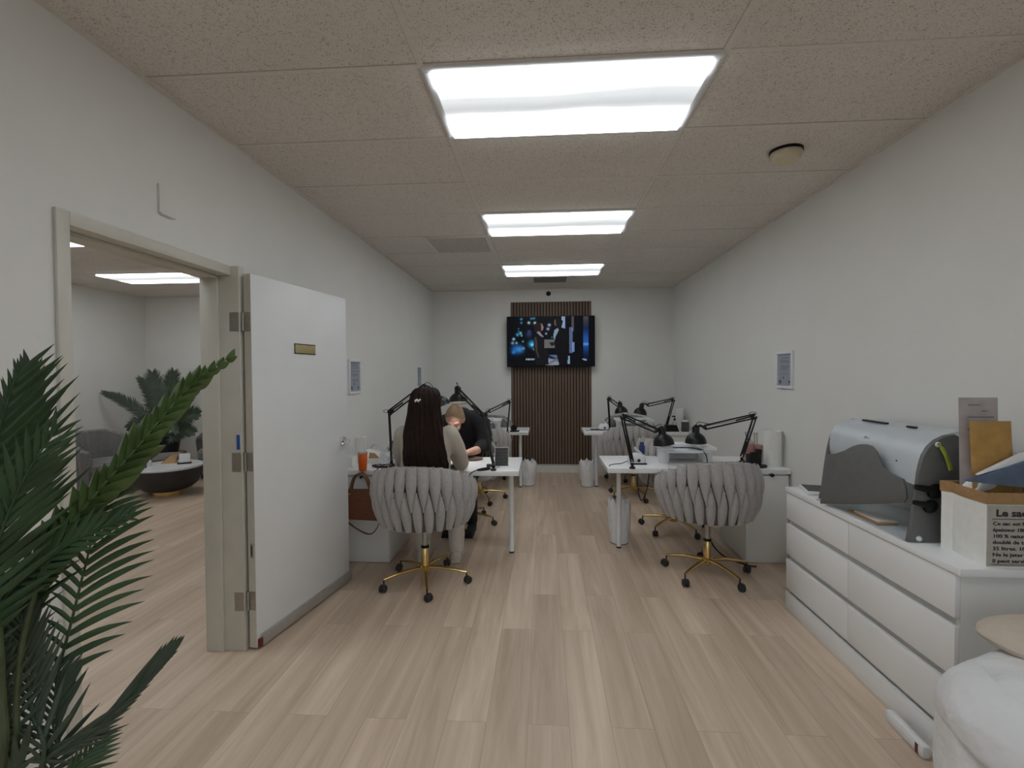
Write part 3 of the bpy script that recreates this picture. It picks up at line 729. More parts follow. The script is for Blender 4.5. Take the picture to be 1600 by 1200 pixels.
# ================================================================ DRESSER
dz = thing('dresser', 'low white six-drawer dresser along the right-hand wall', 'dresser', (1.735, 2.53, 0))
DX, DY0, DY1 = 1.54 - 1.735, 1.90 - 2.53, 3.165 - 2.53; DB = XR - .008 - 1.735
b = MB(); b.box(DX + .02, DY0, .0, DB, DY0 + .02, DRESS - .03).box(DX + .02, DY1 - .02, 0, DB, DY1, DRESS - .03).box(DB - .012, DY0 + .02, 0, DB, DY1 - .02, DRESS - .03)
b.box(DX + .03, DY0 + .02, .07, DB - .012, DY1 - .02, .085).box(DX + .03, 2.54 - 2.53 - .01, .085, DB - .012, 2.54 - 2.53 + .01, DRESS - .03)
make(b, 'body', M['cab'], dz, bevel=.002)
bk = MB().box(DX + .0225, DY0 + .018, .09, DX + .0265, DY1 - .018, DRESS - .03); make(bk, 'recess_board', M['gap'], dz)
make(MB().box(DX - .008, DY0 - .030, DRESS - .030, DB, DY1 + .006, DRESS), 'top_board', M['white'], dz, bevel=.004)
make(MB().box(DX - .004, DY0, 0, DX + .022, DY1, .104).box(DX - .004, DY0, .104, DX + .006, DY1, .112), 'plinth', M['white'], dz, bevel=.002)
for (z0, z1) in ((.130, .316), (.350, .542), (.576, .742)):
    for (ya, yb) in ((DY0 + .001, .008), (.012, DY1 - .001)):
        dr = make(MB().box(DX, ya, z0, DX + .020, yb, z1), 'drawer', M['white'], dz, bevel=.002)
        make(MB().box(DX + .004, ya + .002, z1, DX + .010, yb - .002, z1 + .004), 'grip_edge', M['whitep'], dr)

# ================================================================ LOUNGE
def tub_chair(label, x, y, rz):
    t = thing('lounge_chair', label, 'armchair', (x, y, 0), R(rz), 'charcoal channel-back lounge chairs')
    def sp(th, z, off):
        k = (z - .12) / .65; r = .34 + .07 * k + off; return Vector((r * 1.08 * math.sin(th), -r * math.cos(th), z))
    TH = 2.0; rows = []
    for i in range(121):
        th = -TH + 2 * TH * i / 120; zt = .80 - .22 * max(0, (abs(th) - .6) / 1.4) ** 1.2; ch = .014 * abs(math.sin((th + TH) / (2 * TH) * PI * 15))
        rows.append([sp(th, z, o) for z, o in ((.11, -.10), (.11, ch), (.25, ch), (.45, ch), (zt - .06, ch), (zt - .02, -.01 + ch), (zt, -.05), (zt - .02, -.085 - ch), (zt - .10, -.10 - ch), (.40, -.11 - ch), (.30, -.11))])
    m = MB().grid(rows); k = len(rows[0]); m.f += [tuple(range(k)), tuple(range(120 * k + k - 1, 120 * k - 1, -1))]
    make(m, 'channelled_back', M['lounge'], t)
    make(MB().lathe([(0, .10), (.30, .10), (.31, .13), (.31, .30), (0, .30)], 36, (0, .04, 0)), 'base', M['lounge'], t)
    make(MB().lathe([(0, .30), (.30, .30), (.33, .33), (.33, .40), (.30, .435), (.2, .445), (0, .447)], 36, (0, .06, 0)), 'seat_cushion', M['lounge'], t)
    for sx in (-1, 1):
        for sy in (-1, 1): make(MB().tube([(sx * .2, sy * .18 + .04, .10), (sx * .22, sy * .20 + .04, 0)], [.02, .012], 10), 'leg', M['rubber'], t)
tub_chair("charcoal lounge chair behind the long palm frond, by the doorway edge", -5.62, 5.83, 265)
tub_chair('charcoal channelled lounge chair against the far lounge wall beside the potted plant', -4.72, 6.88, 175)
TB = (-4.77, 5.80, 0)
t = thing('coffee_table', 'round black drum coffee table with a white top and gold foot', 'coffee table', TB)
make(MB().lathe([(.16, .0), (.16, .055), (.0, .055)], 40).lathe([(0, 0), (.16, 0)], 40), 'foot_ring', M['gold'], t)
make(MB().lathe([(0, .055), (.17, .055), (.26, .085), (.335, .15), (.375, .24), (.385, .345), (0, .345)], 56), 'drum', M['darkwood'], t)
make(MB().lathe([(0, .345), (.388, .345), (.392, .352), (.392, .366), (.386, .372), (0, .372)], 56), 'table_top', M['marble'], t)
TZ = .372
def small_bottle(x, y, label, h=.10, col='cyan'):
    q = thing('small_bottle', label, 'bottle', (x, y, TZ), 0, 'little bottles on the coffee table')
    make(MB().lathe([(0, 0), (.026, 0), (.028, .006), (.028, h * .55), (.012, h * .72), (.012, h * .8), (0, h * .8)], 16), 'body', M[col], q)
    make(MB().lathe([(0, h * .8), (.014, h * .8), (.014, h), (0, h)], 14), 'cap', M['whitep'], q)
small_bottle(-4.99, 5.64, 'pale blue bottle at the doorway-side edge of the coffee table', .13)
small_bottle(-4.91, 5.60, 'short blue bottle standing beside the taller pale one', .085, 'blue')
small_bottle(-4.95, 5.72, 'white capped bottle standing behind the two blue ones on the coffee table', .11, 'whitep')
t = thing('card_stand', 'white card in a dark stand on the coffee table', 'card stand', (-4.62, 5.90, TZ), .5)
make(MB().box(-.075, -.03, 0, .075, .03, .018), 'stand', M['plastic'], t, bevel=.003)
make(MB().prism([(-.06, -.006, .018), (.06, -.006, .018), (.06, .014, .13), (-.06, .014, .13)], (0, .003, 0)), 'card', M['whitep'], t)
solo(MB().prism([(-4.92, 5.86, TZ), (-4.76, 5.92, TZ), (-4.78, 5.98, TZ + .09), (-4.86, 5.99, TZ + .10)], (-.03, .06, 0)), 'paper_pouch', M['kraft'], 'tan paper pouch lying between the bottles and the card on the coffee table', 'pouch', (-4.84, 5.93, TZ))
PS = (-5.62, 6.82, 0)
t = thing('plant_stool', 'pale wooden drum stool under the lounge plant', 'stool', PS)
make(MB().lathe([(0, 0), (.20, 0), (.22, .03), (.235, .30), (.23, .33), (0, .33)], 36), 'drum', M['nwood'], t)
make(MB().lathe([(0, .33), (.245, .33), (.25, .34), (.25, .36), (.24, .365), (0, .365)], 36), 'top', M['nwood'], t)
solo(MB().lathe([(0, 0), (.20, 0), (.23, .03), (.24, .36), (.20, .40), (0, .41)], 32, (-5.30, 6.42, 0)), 'pouffe', M['lounge'], 'round charcoal pouffe beside the wooden plant stool', 'pouffe', (-5.30, 6.42, 0))


# ================================================================ ARCHITECT LAMPS
LG = 'black clamp-on architect lamps'
def lamp(base, elbow, tip, head, aim, label, lit=False, sc=1.0):
    """base: where the clamp sits on the desk; elbow and tip: joints of the arms; head: middle of the shade's mouth; aim: the way it shines"""
    b = Vector(base); e = Vector(elbow); p = Vector(tip); h = Vector(head); a = Vector(aim).normalized()
    t = thing('desk_lamp', label, 'lamp', base, 0, LG); o = b
    L = lambda v: tuple(Vector(v) - o)
    cl = MB(); fx = .0
    cl.lathe([(0, 0), (.024, 0), (.024, .012), (.012, .018), (.012, .045), (0, .047)], 14)
    make(cl, 'clamp', M['lamp'], t)
    def arm(A, B, name, gap):
        d = (B - A).normalized(); s = d.cross(Vector((0, 0, 1)))
        s = s.normalized() if s.length > .1 else Vector((1, 0, 0))
        n = s.cross(d).normalized(); m = MB()
        for g in (-gap, gap): m.tube([L(A + n * g), L(B + n * g)], .0066, 8)
        m.tube([L(A.lerp(B, .06) + n * gap * .2), L(A.lerp(B, .38) - n * gap * .1)], .0068, 8)      # spring
        m.tube([L(A.lerp(B, .38)), L(B + n * gap * .6)], .002, 6)
        make(m, name, M['lamp'], t); return n
    lowb = b + Vector((0, 0, .05))
    n1 = arm(lowb, e, 'lower_arm', .012); n2 = arm(e, p, 'upper_arm', .017)
    el = MB(); y = Vector((0, 1, 0)); k = (n1 + n2).normalized()
    el.prism([L(e + (lowb - e).normalized() * .035 + n1 * .012), L(e + (lowb - e).normalized() * .035 - n1 * .012), L(e - k * .028), L(e + (p - e).normalized() * .04 - n2 * .016), L(e + (p - e).normalized() * .04 + n2 * .016), L(e + k * .026)], (0, .006, 0))
    for g in (.012, -.014): el.cyl(L(e + k * g - y * .008), L(e + k * g + y * .014), .0075, 10)
    make(el, 'elbow', M['lamp'], t)
    rg = [L(e + k * .030 + Vector((math.cos(w) * .030, 0, math.sin(w) * .010))) for w in [2 * PI * i / 24 for i in range(25)]]
    make(MB().tube(rg, .0022, 6, caps=False), 'spring_loop', M['lamp'], t)
    top = h - a * .150
    j = MB(); j.tube([L(p), L(p.lerp(top, .5) + Vector((0, 0, .006))), L(top + a * .03)], [.012, .010, .012], 10); j.ball(L(p), .016, 12, 8)
    j.lathe([(0, -.02), (.011, -.02), (.011, .02), (0, .02)], 12, L(p), (0, 1, 0))
    make(j, 'head_joint', M['lamp'], t)
    sh = MB().lathe([(0, 0), (.012, 0), (.016, .004), (.016, .012), (.027, .016), (.030, .022), (.030, .062), (.032, .066), (.050, .078), (.070, .098), (.081, .122), (.0855, .150), (.087, .152), (.083, .150), (.078, .122), (.066, .10), (.045, .083), (.0, .078)], 36, L(top), tuple(a))
    s = make(sh, 'shade', M['lamp'], t)
    make(MB().lathe([(.0842, .1495), (.0775, .122), (.0655, .1005), (.0445, .0838), (.0, .079)][::-1], 30, L(top), tuple(a)), 'reflector', M['lampin'], s)
    make(MB().lathe([(0, .08), (.014, .082), (.016, .09), (.028, .112), (.027, .128), (.016, .138), (0, .140)], 18, L(top), tuple(a)), 'bulb', M['bulb' if lit else 'lampin'], s)
    # flex from the cap back to the arm
    make(MB().tube(smooth_path([L(top), L(top.lerp(p, .3) + Vector((0, 0, .030))), L(top.lerp(p, .75) + Vector((0, 0, .036))), L(p.lerp(e, .10) + n2 * .02)], 6), .0028, 6), 'flex', M['plastic'], t)
    return t
lamp((-1.274, 3.949, 0.745), (-1.280, 3.920, 1.188), (-1.002, 4.020, 1.407), (-0.889, 4.100, 1.233), (.35, .1, -1), 'dark lamp whose arm reaches behind the long-haired woman')
lit_top = Vector((-0.765, 4.220, 1.383)); lit_head = Vector((-0.751, 4.200, 1.254)); lit_aim = (.06, -.20, -1)
lamp((-0.398, 3.767, 0.745), (-0.497, 3.930, 1.160), (-0.771, 4.220, 1.383), tuple(lit_head), lit_aim, 'switched-on lamp shining on the head of the woman in black', True)
lit_at = tuple(lit_head + Vector((0, 0, -.012)))
lamp((-0.468, 6.182, 0.745), (-0.442, 6.320, 1.141), (-0.733, 6.420, 0.999), (-0.793, 6.400, 0.838), (-.1, 0, -1), 'dark lamp at the corner of the farther left desk, by the slatted panel')
lamp((0.858, 6.337, 0.745), (0.829, 6.300, 1.181), (0.974, 6.340, 1.078), (1.000, 6.300, 0.990), (.15, -.1, -1), 'dark lamp at the aisle end of the farther right desk')
lamp((1.598, 6.42, TOP), (1.704, 6.450, 1.154), (1.355, 6.400, 1.082), (1.252, 6.380, 0.967), (-.2, 0, -1), 'dark lamp at the wall end of the farther right desk, beside the bottles')
lamp((0.701, 3.881, 0.745), (0.634, 3.960, 1.157), (0.930, 4.050, 1.027), (0.988, 4.050, 0.915), (.12, 0, -1), 'dark lamp at the aisle end of the near desk, beside the white drill unit')
lamp((1.66, 4.16, TOP), (1.767, 4.160, 1.139), (1.341, 4.120, 1.046), (1.262, 4.100, 0.920), (0, 0, -1), 'dark lamp with long arm beside the black tool holder and pink pots')

lt = bpy.data.lights.new('lamp_glow', 'SPOT'); lt.energy = 5.5; lt.spot_size = R(118); lt.spot_blend = .6; lt.shadow_soft_size = .03; lt.color = (1, .97, .92)
lo = bpy.data.objects.new('lamp_glow', lt); COL.objects.link(lo); lo.location = lit_at; lo.rotation_euler = Vector(lit_aim).to_track_quat('-Z', 'Y').to_euler()


# ================================================================ THINGS ON AND UNDER THE DESKS
def towel_roll(x, y, z, h, r, label):
    t = thing('paper_towel_roll', label, 'paper towels', (x, y, z), 0, 'standing paper towel rolls')
    make(MB().lathe([(.021, 0), (r, 0), (r, h), (.021, h), (.021, 0)], 32), 'roll', M['paper'], t)
    make(MB().lathe([(.0205, .001), (.0205, h - .003), (.019, h - .003), (.019, .001)], 20), 'core', M['kraft'], t)
    make(MB().box(r - .002, -.03, .002, r + .0015, .004, h - .002), 'loose_sheet', M['paper'], t)
    return t
towel_roll(1.850, 4.03, TOP, .285, .066, 'paper towel roll beside the pink pots, next to the dresser')
towel_roll(-1.575, 4.05, TOP, .225, .047, 'paper towel roll next to the orange tumbler')
towel_roll(1.905 - .115, 6.52, TOP, .27, .058, 'left one of two paper towel rolls on the farther right desk')
towel_roll(1.905 - .02 - .045, 6.64, TOP, .27, .055, 'right one of two paper towel rolls on the farther right desk')

# orange tumbler
p = (-1.437, 3.731, 0.745)
t = thing('tumbler', 'bright orange tumbler on the desk beside the open door', 'tumbler', (p[0], p[1], TOP))
make(MB().lathe([(0, 0), (.029, 0), (.031, .004), (.038, .125), (.036, .132), (0, .132)], 28), 'body', M['orange'], t)
make(MB().lathe([(0, .132), (.039, .132), (.040, .140), (.036, .147), (0, .147)], 28), 'lid', M['clear'], t)
make(MB().lathe([(0, -.001), (.0292, -.001), (.0292, .003)], 28), 'base_pad', M['rubber'], t)
# little white box with green edge behind the tumbler
t = thing('tissue_box', 'small off-white box standing between the door and the orange tumbler', 'box', (-1.665 + .05, 3.90, TOP))
make(MB().box(-.045, -.05, 0, .045, .05, .085), 'carton', M['paper'], t, bevel=.003)
make(MB().box(-.0455, -.0505, 0, -.030, -.049, .085), 'printed_edge', M['leafy'], t)
# opened white paper bag, clear bag
pb = (-1.425, 4.10, TOP)
t = thing('paper_pack', 'opened white paper pack lying behind the orange tumbler', 'paper pack', pb)
make(MB().prism([(-.14, -.10, 0), (.16, -.06, 0), (.14, .0, .03), (-.02, .02, .07), (-.13, .0, .10)], (0, .12, .0)), 'sleeve', M['paper'], t, bevel=.006)
make(MB().prism([(-.07, -.085, .045), (.02, -.07, .045), (-.03, -.05, .085), (-.075, -.05, .09)], (0, .004, 0)), 'printed_flap', M['kraft'], t)
def crumple(c, r, seed, amp=.3, n=28, m=18, sq=1.0):
    r2 = random.Random(seed); D = [(Vector((r2.gauss(0, 1), r2.gauss(0, 1), r2.gauss(0, 1))).normalized(), r2.uniform(-1, 1)) for _ in range(26)]
    mb = MB(); mb.ball((0, 0, 0), 1, n, m); out = []
    for v in mb.v:
        V = Vector(v); k = 1
        for d, a in D: k += amp * a * max(0, V.dot(d)) ** 5
        q = Vector((V.x * r[0], V.y * r[1], V.z * r[2])) * k
        if q.z < -r[2] * .85: q.z = -r[2] * .85
        out.append((q.x + c[0], q.y + c[1], q.z + c[2]))
    mb.v = out; return mb
pc = (-1.30, 4.02, TOP)
t = thing('plastic_bag', 'crumpled clear plastic bag holding something blue, by the lamp near the woman', 'bag', pc)
make(crumple((0, 0, .085), (.095, .085, .10), 4, .34), 'film', M['clear'], t)
make(MB().prism([(-.02, -.02, .10), (.02, -.03, .13), (.035, -.01, .20), (.0, -.0, .19)], (.0, .02, 0)), 'blue_label', M['blue'], t)
solo(crumple((-1.52, 4.21, TOP + .06), (.06, .05, .07), 9, .3), 'plastic_wrap', M['clear'], 'small ball of clear plastic wrap behind the orange tumbler', 'plastic wrap', (-1.52, 4.21, TOP))
# dark round dish with bits
p = (-1.325, 3.812, 0.745)
t = thing('nail_dish', 'dark oval dish with scattered bits beside the orange tumbler', 'dish', (p[0] + .01, p[1] + .06, TOP))
make(MB().lathe([(0, 0), (.075, 0), (.098, .008), (.10, .016), (.094, .016), (.07, .008), (0, .008)], 32, sy=.55), 'dish', M['plastic'], t)
bits = MB()
for i in range(12): bits.ball((rnd.uniform(-.06, .06), rnd.uniform(-.03, .03), .014), (.008, .005, .006), 8, 6)
make(bits, 'chips', M['pink'], t)
solo(MB().lathe([(0, 0), (.036, 0), (.04, .006), (.036, .014), (0, .015)], 20, (-1.155, 3.90, TOP), sx=1.4), 'black_puck', M['plastic'], 'black puck next to the lamp clamp at the left of the seated woman', 'puck', (-1.155, 3.90, TOP))
# brown plate under the hands, colour chart, e-file pen, folded towel
p = (-0.637, 4.207, 0.745)
t = thing('hand_plate', 'round brown plate under the clasped hands', 'plate', (p[0], p[1] + .03, TOP))
make(MB().lathe([(0, 0), (.060, 0), (.082, .010), (.084, .014), (.078, .014), (.055, .006), (0, .006)], 36, sx=1.15), 'plate', M['brownp'], t)
p = (-0.349, 3.952, 0.745)
t = thing('colour_chart', 'dark upright chart in a silver frame at the aisle end of the woman\'s desk', 'colour chart', (p[0], p[1], TOP), .12)
make(MB().box(-.052, -.006, 0, .052, .012, .150), 'card', M['darkgrey'], t, bevel=.002)
fm = MB().box(-.058, -.008, 0, -.052, .014, .154).box(.052, -.008, 0, .056, .014, .150).box(-.058, -.008, .150, .056, .014, .155); make(fm, 'rail', M['chrome'], t)
ln = MB()
for i in range(5): ln.box(-.046, -.0072, .016 + i * .027, .046, -.006, .018 + i * .027)
make(ln, 'rows', M['greyink'], t)
make(MB().box(-.06, -.02, -.0005, .06, .035, .004), 'foot', M['chrome'], t)
a = (-0.670, 3.612, 0.745); a2 = (-0.511, 4.060, 0.745)
t = thing('drill_pen', 'black and steel drill pen at the desk edge in front of the lit lamp', 'drill pen', (-.44, 3.78, TOP), math.radians(38))
make(MB().tube([(-.10, 0, .012), (-.06, 0, .012), (-.03, 0, .012), (.01, 0, .012)], [.008, .012, .013, .011], 14), 'grip', M['plastic'], t)
make(MB().tube([(.01, 0, .012), (.05, 0, .012), (.10, 0, .010), (.115, 0, .009)], [.008, .008, .005, .0015], 12), 'shaft', M['chrome'], t)
make(MB().tube(smooth_path([(-.10, 0, .012), (-.15, -.02, .008), (-.19, -.03, -.01)], 6), .004, 8), 'cord', M['plastic'], t)
solo(MB().box(-.465, 3.86, TOP, -.395, 3.90, TOP + .028), 'label_block', M['darkgrey'], 'small grey block beside the drill pen', 'block', (-.43, 3.88, TOP), bevel=.004)
tw = MB(); P = [(-.78, 3.79), (-.70, 3.80), (-.66, 3.86), (-.655, 3.95), (-.67, 4.05)]
solo(MB().grid([[(-.80 + .16 * u + .02 * math.sin(v * 5), 3.76 + .30 * v, TOP + .004 + .045 * math.sin(PI * u) * (1 - .5 * v)) for u in [i / 12 for i in range(13)]] for v in [j / 12 for j in range(13)]]), 'hand_towel', M['whitep'], 'white towel spread on the desk under the client\'s arm', 'towel', (-.72, 3.9, TOP), solid=.006)

# brown handbag hanging at the drawer unit
hb = (-1.448, 3.705, .352)
t = thing('handbag', 'tan brown handbag hanging by its handles in front of the white drawer unit', 'handbag', hb)
body = MB(); rows = []
for k in range(9):
    v = k / 8; w = .165 + .040 * (1 - v) ** .7; d = .040 - .028 * v; z = .02 + .225 * v; row = []
    for j in range(28):
        a = 2 * PI * j / 28; row.append((w * math.copysign(abs(math.cos(a)) ** .45, math.cos(a)), d * math.copysign(abs(math.sin(a)) ** .7, math.sin(a)), z + .006 * math.cos(3 * a) * (1 - v)))
    rows.append(row)
body.grid(rows, True); body.f += [tuple(range(27, -1, -1)), tuple(range(8 * 28, 9 * 28))]
make(body, 'body', M['leather'], t)
for kk in (0, 8): make(MB().tube([rows[kk][j % 28] for j in range(29)], .004, 6, caps=False), 'piping', M['leather'], t)
for dy in (-.016, .016):
    h = make(MB().tube(smooth_path([(-.075, dy, .20), (-.072, dy, .27), (-.045, dy, .345), (0, dy, .372), (.045, dy, .345), (.075, dy, .27), (.082, dy, .20)], 6), .0085, 10), 'handle', M['leather'], t)
    if dy < 0:
        rv = MB()
        for xx in (-.075, .082): rv.lathe([(0, .005), (.006, .003), (.008, 0), (.008, -.004)], 12, (xx, dy - .012, .215), (0, -1, 0))
        make(rv, 'rivets', M['gold'], h)
make(MB().tube(smooth_path([(-.13, -.005, .05), (-.10, -.012, -.01), (.0, -.02, -.075), (.08, -.02, -.10), (.13, -.012, -.06), (.165, -.005, .03), (.172, .0, .12), (.16, 0, .21)], 6), .010, 8, flat=.35), 'shoulder_strap', M['leather'], t)
solo(MB().lathe([(0, 0), (.012, 0), (.012, .012), (.007, .016), (.007, .045), (.011, .05), (0, .056)], 14, (-1.443, 3.752, .745 - .05), (0, -1, 0)), 'bag_hook', M['plastic'], 'dark hook under the desk edge from which the handbag hangs', 'hook', (-1.443, 3.752, .695))
solo(MB().lathe([(0, 0), (.010, 0), (.010, .012), (.006, .016), (.006, .025), (.014, .032), (.015, .042), (0, .048)], 16, (1.769, 3.894, 0.704), (0, -1, 0)), 'bag_hook', M['plastic'], 'dark hook under the desk edge next to the dresser, with nothing on it', 'hook', (1.769, 3.894, 0.704))

# padded arm rests
def arm_rest(x, y, w, label, rib=True):
    t = thing('arm_rest', label, 'arm rest', (x, y, TOP), 0, 'white padded arm rests')
    h = .118; d = .30; W = w / 2
    make(MB().box(-W + .05, -d / 2, h - .022, W - .05, d / 2, h), 'platform', M['whitep'], t, bevel=.006)
    make(MB().box(-W + .09, d / 2 - .03, 0, W - .09, d / 2 - .015, h - .022), 'back_panel', M['whitep'], t)
    make(MB().box(-W + .075, -d / 2 + .02, 0, W - .075, d / 2 - .03, .006), 'foot_board', M['gap'], t)
    for s in (-1, 1):
        cx = s * (W - .055); m = MB()
        prof = [(.036, 0), (.038, .004), (.047, h - .02), (.050, h - .012), (.050, h)]
        n = 40; vs = [(r * (1 + (.10 if rib and j % 2 else 0)) * math.cos(2 * PI * j / n) + cx, r * (1 + (.10 if rib and j % 2 else 0)) * math.sin(2 * PI * j / n) * 1.25 - .05, z) for r, z in prof for j in range(n)]
        m.add(vs, [(i * n + j, i * n + (j + 1) % n, (i + 1) * n + (j + 1) % n, (i + 1) * n + j) for i in range(len(prof) - 1) for j in range(n)] + [tuple(range(n - 1, -1, -1)), tuple(range((len(prof) - 1) * n, len(prof) * n))])
        make(m, 'pedestal', M['whitep'], t)
        make(MB().box(cx - .055, -d / 2 - .01, h, cx + .055, d / 2, h + .030), 'arm_pad', M['white'], t, bevel=.013)
    make(MB().box(-W + .10, .02, h, W - .10, d / 2 - .01, h + .034), 'wrist_pad', M['white'], t, bevel=.014)
    make(MB().tube(smooth_path([(-W + .10, -.06, h + .008), (-.02, -.05, h + .010), (W - .15, -.09, h + .008), (W - .10, -d / 2 - .012, h - .02), (W - .085, -d / 2 - .03, .02)], 6), .004, 8), 'cord', M['plastic'], t)
    return t
arm_rest(1.185, 4.19, .46, 'white padded arm rest on ribbed pedestals on the desk nearest the dresser')
arm_rest(1.20, 6.55, .50, 'white padded arm rest on the farther right desk', False)
arm_rest(-.80, 6.52, .46, 'white padded arm rest on the farther left desk, behind the woman in black', False)
# pink control mark on the near arm rest cord
# drill units
def drill_unit(x, y, label, col):
    t = thing('drill_unit', label, 'nail drill', (x, y, TOP), 0, 'nail drill units')
    rows = []
    for k, (s, z) in enumerate(((.94, 0), (1, .008), (1, .035), (.90, .062), (.66, .082), (.3, .088), (.02, .089))):
        rows.append([(.075 * s * math.copysign(abs(math.cos(a)) ** .6, math.cos(a)), .055 * s * math.copysign(abs(math.sin(a)) ** .6, math.sin(a)), z) for a in [2 * PI * i / 28 for i in range(28)]])
    make(MB().grid(rows, True), 'casing', M[col], t)
    make(MB().lathe([(0, 0), (.014, 0), (.012, .012), (0, .013)], 16, (.01, -.055, .034), (0, -1, .1)), 'dial', M['rubber'], t)
    make(MB().box(-.06, -.058, .001, .075, -.05, .012), 'base_band', M['plastic'], t)
    make(MB().lathe([(0, 0), (.012, 0), (.009, .085), (0, .087)], 14, (.04, .01, .078), (-.5, -.2, .5)), 'hand_piece', M[col], t)
    make(MB().tube(smooth_path([(-.075, 0, .02), (-.13, -.03, .005), (-.19, -.05, .003), (-.235, -.10, .004), (-.245, -.17, .0055)], 6), .003, 6), 'cord', M['plastic'], t)
drill_unit(.775, 4.10, 'lilac-white nail drill unit with dark dial on the near desk by the aisle', 'whitep')
drill_unit(.795, 6.50, 'white nail drill unit on the farther right desk by the aisle', 'whitep')
# blue bottle, phone, black boxes and so on
p = (0.851, 4.254, 0.745)
t = thing('spray_bottle', 'dark blue topped bottle standing behind the lilac-white drill unit', 'bottle', (p[0], p[1], TOP))
make(MB().lathe([(0, 0), (.024, 0), (.026, .004), (.026, .055), (0, .055)], 22), 'base', M['whitep'], t)
make(MB().lathe([(0, .055), (.026, .055), (.025, .125), (.018, .135), (.018, .158), (0, .160)], 22), 'body', M['blue'], t)
p = (0.708, 6.477, 0.745)
solo(MB().box(p[0] - .09, p[1] - .04, TOP, p[0] + .06, p[1] + .035, TOP + .012), 'phone', M['plastic'], 'black phone lying at the aisle end of the farther right desk', 'phone', (p[0], p[1], TOP), bevel=.005)
t = thing('tool_holder', 'black tool holder with open slots on the desk near the pink pots', 'tool holder', (1.690, 3.985, TOP), .15)
make(MB().lathe([(0, 0), (.070, 0), (.075, .006), (.070, .016), (0, .018)], 28, (.02, -.01, 0), sy=.8), 'foot', M['plastic'], t)
make(MB().box(-.055, -.025, .012, .045, .035, .102), 'block', M['plastic'], t, bevel=.004)
make(MB().box(-.035, -.015, .102, -.008, .015, .118), 'peg', M['plastic'], t, bevel=.003)
make(MB().box(.015, -.02, .095, .05, .02, .142), 'tall_slot', M['plastic'], t, bevel=.003)
t = thing('storage_box', 'beige pink slanted box behind the black tool holder', 'box', (1.775, 4.20, TOP))
make(MB().prism([(-.085, -.06, 0), (.085, -.06, 0), (.085, -.06, .085), (-.085, -.06, .062)], (0, .12, 0)), 'carton', mat('blush_card', (.52, .40, .37), .8), t, bevel=.003)
BX = TOP + .075
t = thing('brush_pot', 'pink pot full of blue files and brushes on the blush box', 'pot', (1.735, 4.20, TOP + .070))
make(MB().lathe([(0, 0), (.036, 0), (.038, .004), (.038, .085), (.034, .088), (0, .088)], 24), 'pot', M['pink'], t)
make(MB().lathe([(.0, .088), (.036, .088), (.036, .10), (.028, .112), (0, .114)], 24), 'lid_ring', mat('pale_pink_plastic', (.68, .55, .55), .5), t)
for i, (dx, dy, c) in enumerate(((-.020, 0, 'blue'), (-.006, .01, 'navy'), (.008, 0, 'navy'))):
    make(MB().tube([(dx * .6, dy, .105), (dx * 1.6, dy, .185)], [.006, .007], 8, flat=.4), 'nail_file', M[c], t)
t = thing('brush_pot', 'dusty pink pot with two pale brushes, nearest the paper towel roll', 'pot', (1.812, 4.215, TOP + .074))
make(MB().lathe([(0, 0), (.040, 0), (.042, .004), (.042, .066), (.038, .070), (0, .070)], 24), 'pot', M['pink'], t)
for dx in (-.022, -.004): make(MB().tube([(dx, 0, .06), (dx * 1.1 - .002, 0, .15), (dx * 1.2 - .002, 0, .172)], [.005, .006, .009], 8), 'brush', M['beige'], t)
# farther right desk: pump bottle, dark box, black box, 
t = thing('pump_bottle', 'clear pump bottle with dark head on the farther right desk', 'bottle', (1.70, 6.40, TOP))
make(MB().lathe([(0, 0), (.030, 0), (.032, .005), (.032, .10), (.014, .125), (.014, .14), (0, .14)], 20), 'bottle', M['clear'], t)
make(MB().lathe([(0, .14), (.016, .14), (.016, .158), (.006, .162), (.006, .185), (0, .185)], 16).box(-.034, -.008, .183, .01, .008, .198), 'pump', M['plastic'], t)
t = thing('label_case', 'dark labelled case with white cap on the farther right desk', 'case', (1.815, 6.33, TOP))
make(MB().box(-.042, -.03, 0, .042, .03, .125), 'case', M['darkgrey'], t, bevel=.004)
ll = MB()
for i in range(4): ll.box(-.034, -.0308, .03 + i * .022, .034, -.0296, .032 + i * .022)
make(ll, 'printed_lines', M['greyink'], t)
make(MB().box(-.036, -.024, .125, .036, .024, .145), 'cap', M['whitep'], t, bevel=.004)
solo(MB().prism([(1.565, 6.30, TOP), (1.735, 6.30, TOP), (1.705, 6.30, TOP + .082), (1.565, 6.30, TOP + .082)], (0, .10, 0)), 'black_box', M['black'], 'glossy black slanted box in front of the pump bottle', 'box', (1.65, 6.35, TOP), bevel=.004)
# farther left desk: tape holder and papers
p = (-0.410, 6.182, 0.745)
t = thing('tape_holder', 'black tape holder next to the lamp clamp on the farther left desk', 'tape holder', (p[0] + .03, p[1] + .08, TOP))
make(MB().box(-.06, -.03, 0, .06, .03, .02), 'base', M['plastic'], t, bevel=.004)
make(MB().lathe([(.012, -.014), (.042, -.014), (.042, .014), (.012, .014), (.012, -.014)], 24, (-.01, 0, .052), (0, 1, 0)), 'wheel', M['plastic'], t)
p = (-0.289, 6.252, 0.745)
solo(MB().box(p[0] - .07, p[1] - .06, TOP, p[0] + .06, p[1] + .09, TOP + .004), 'paper_sheets', M['paper'], 'few pale sheets at the aisle corner of the farther left desk', 'paper', (p[0], p[1], TOP))

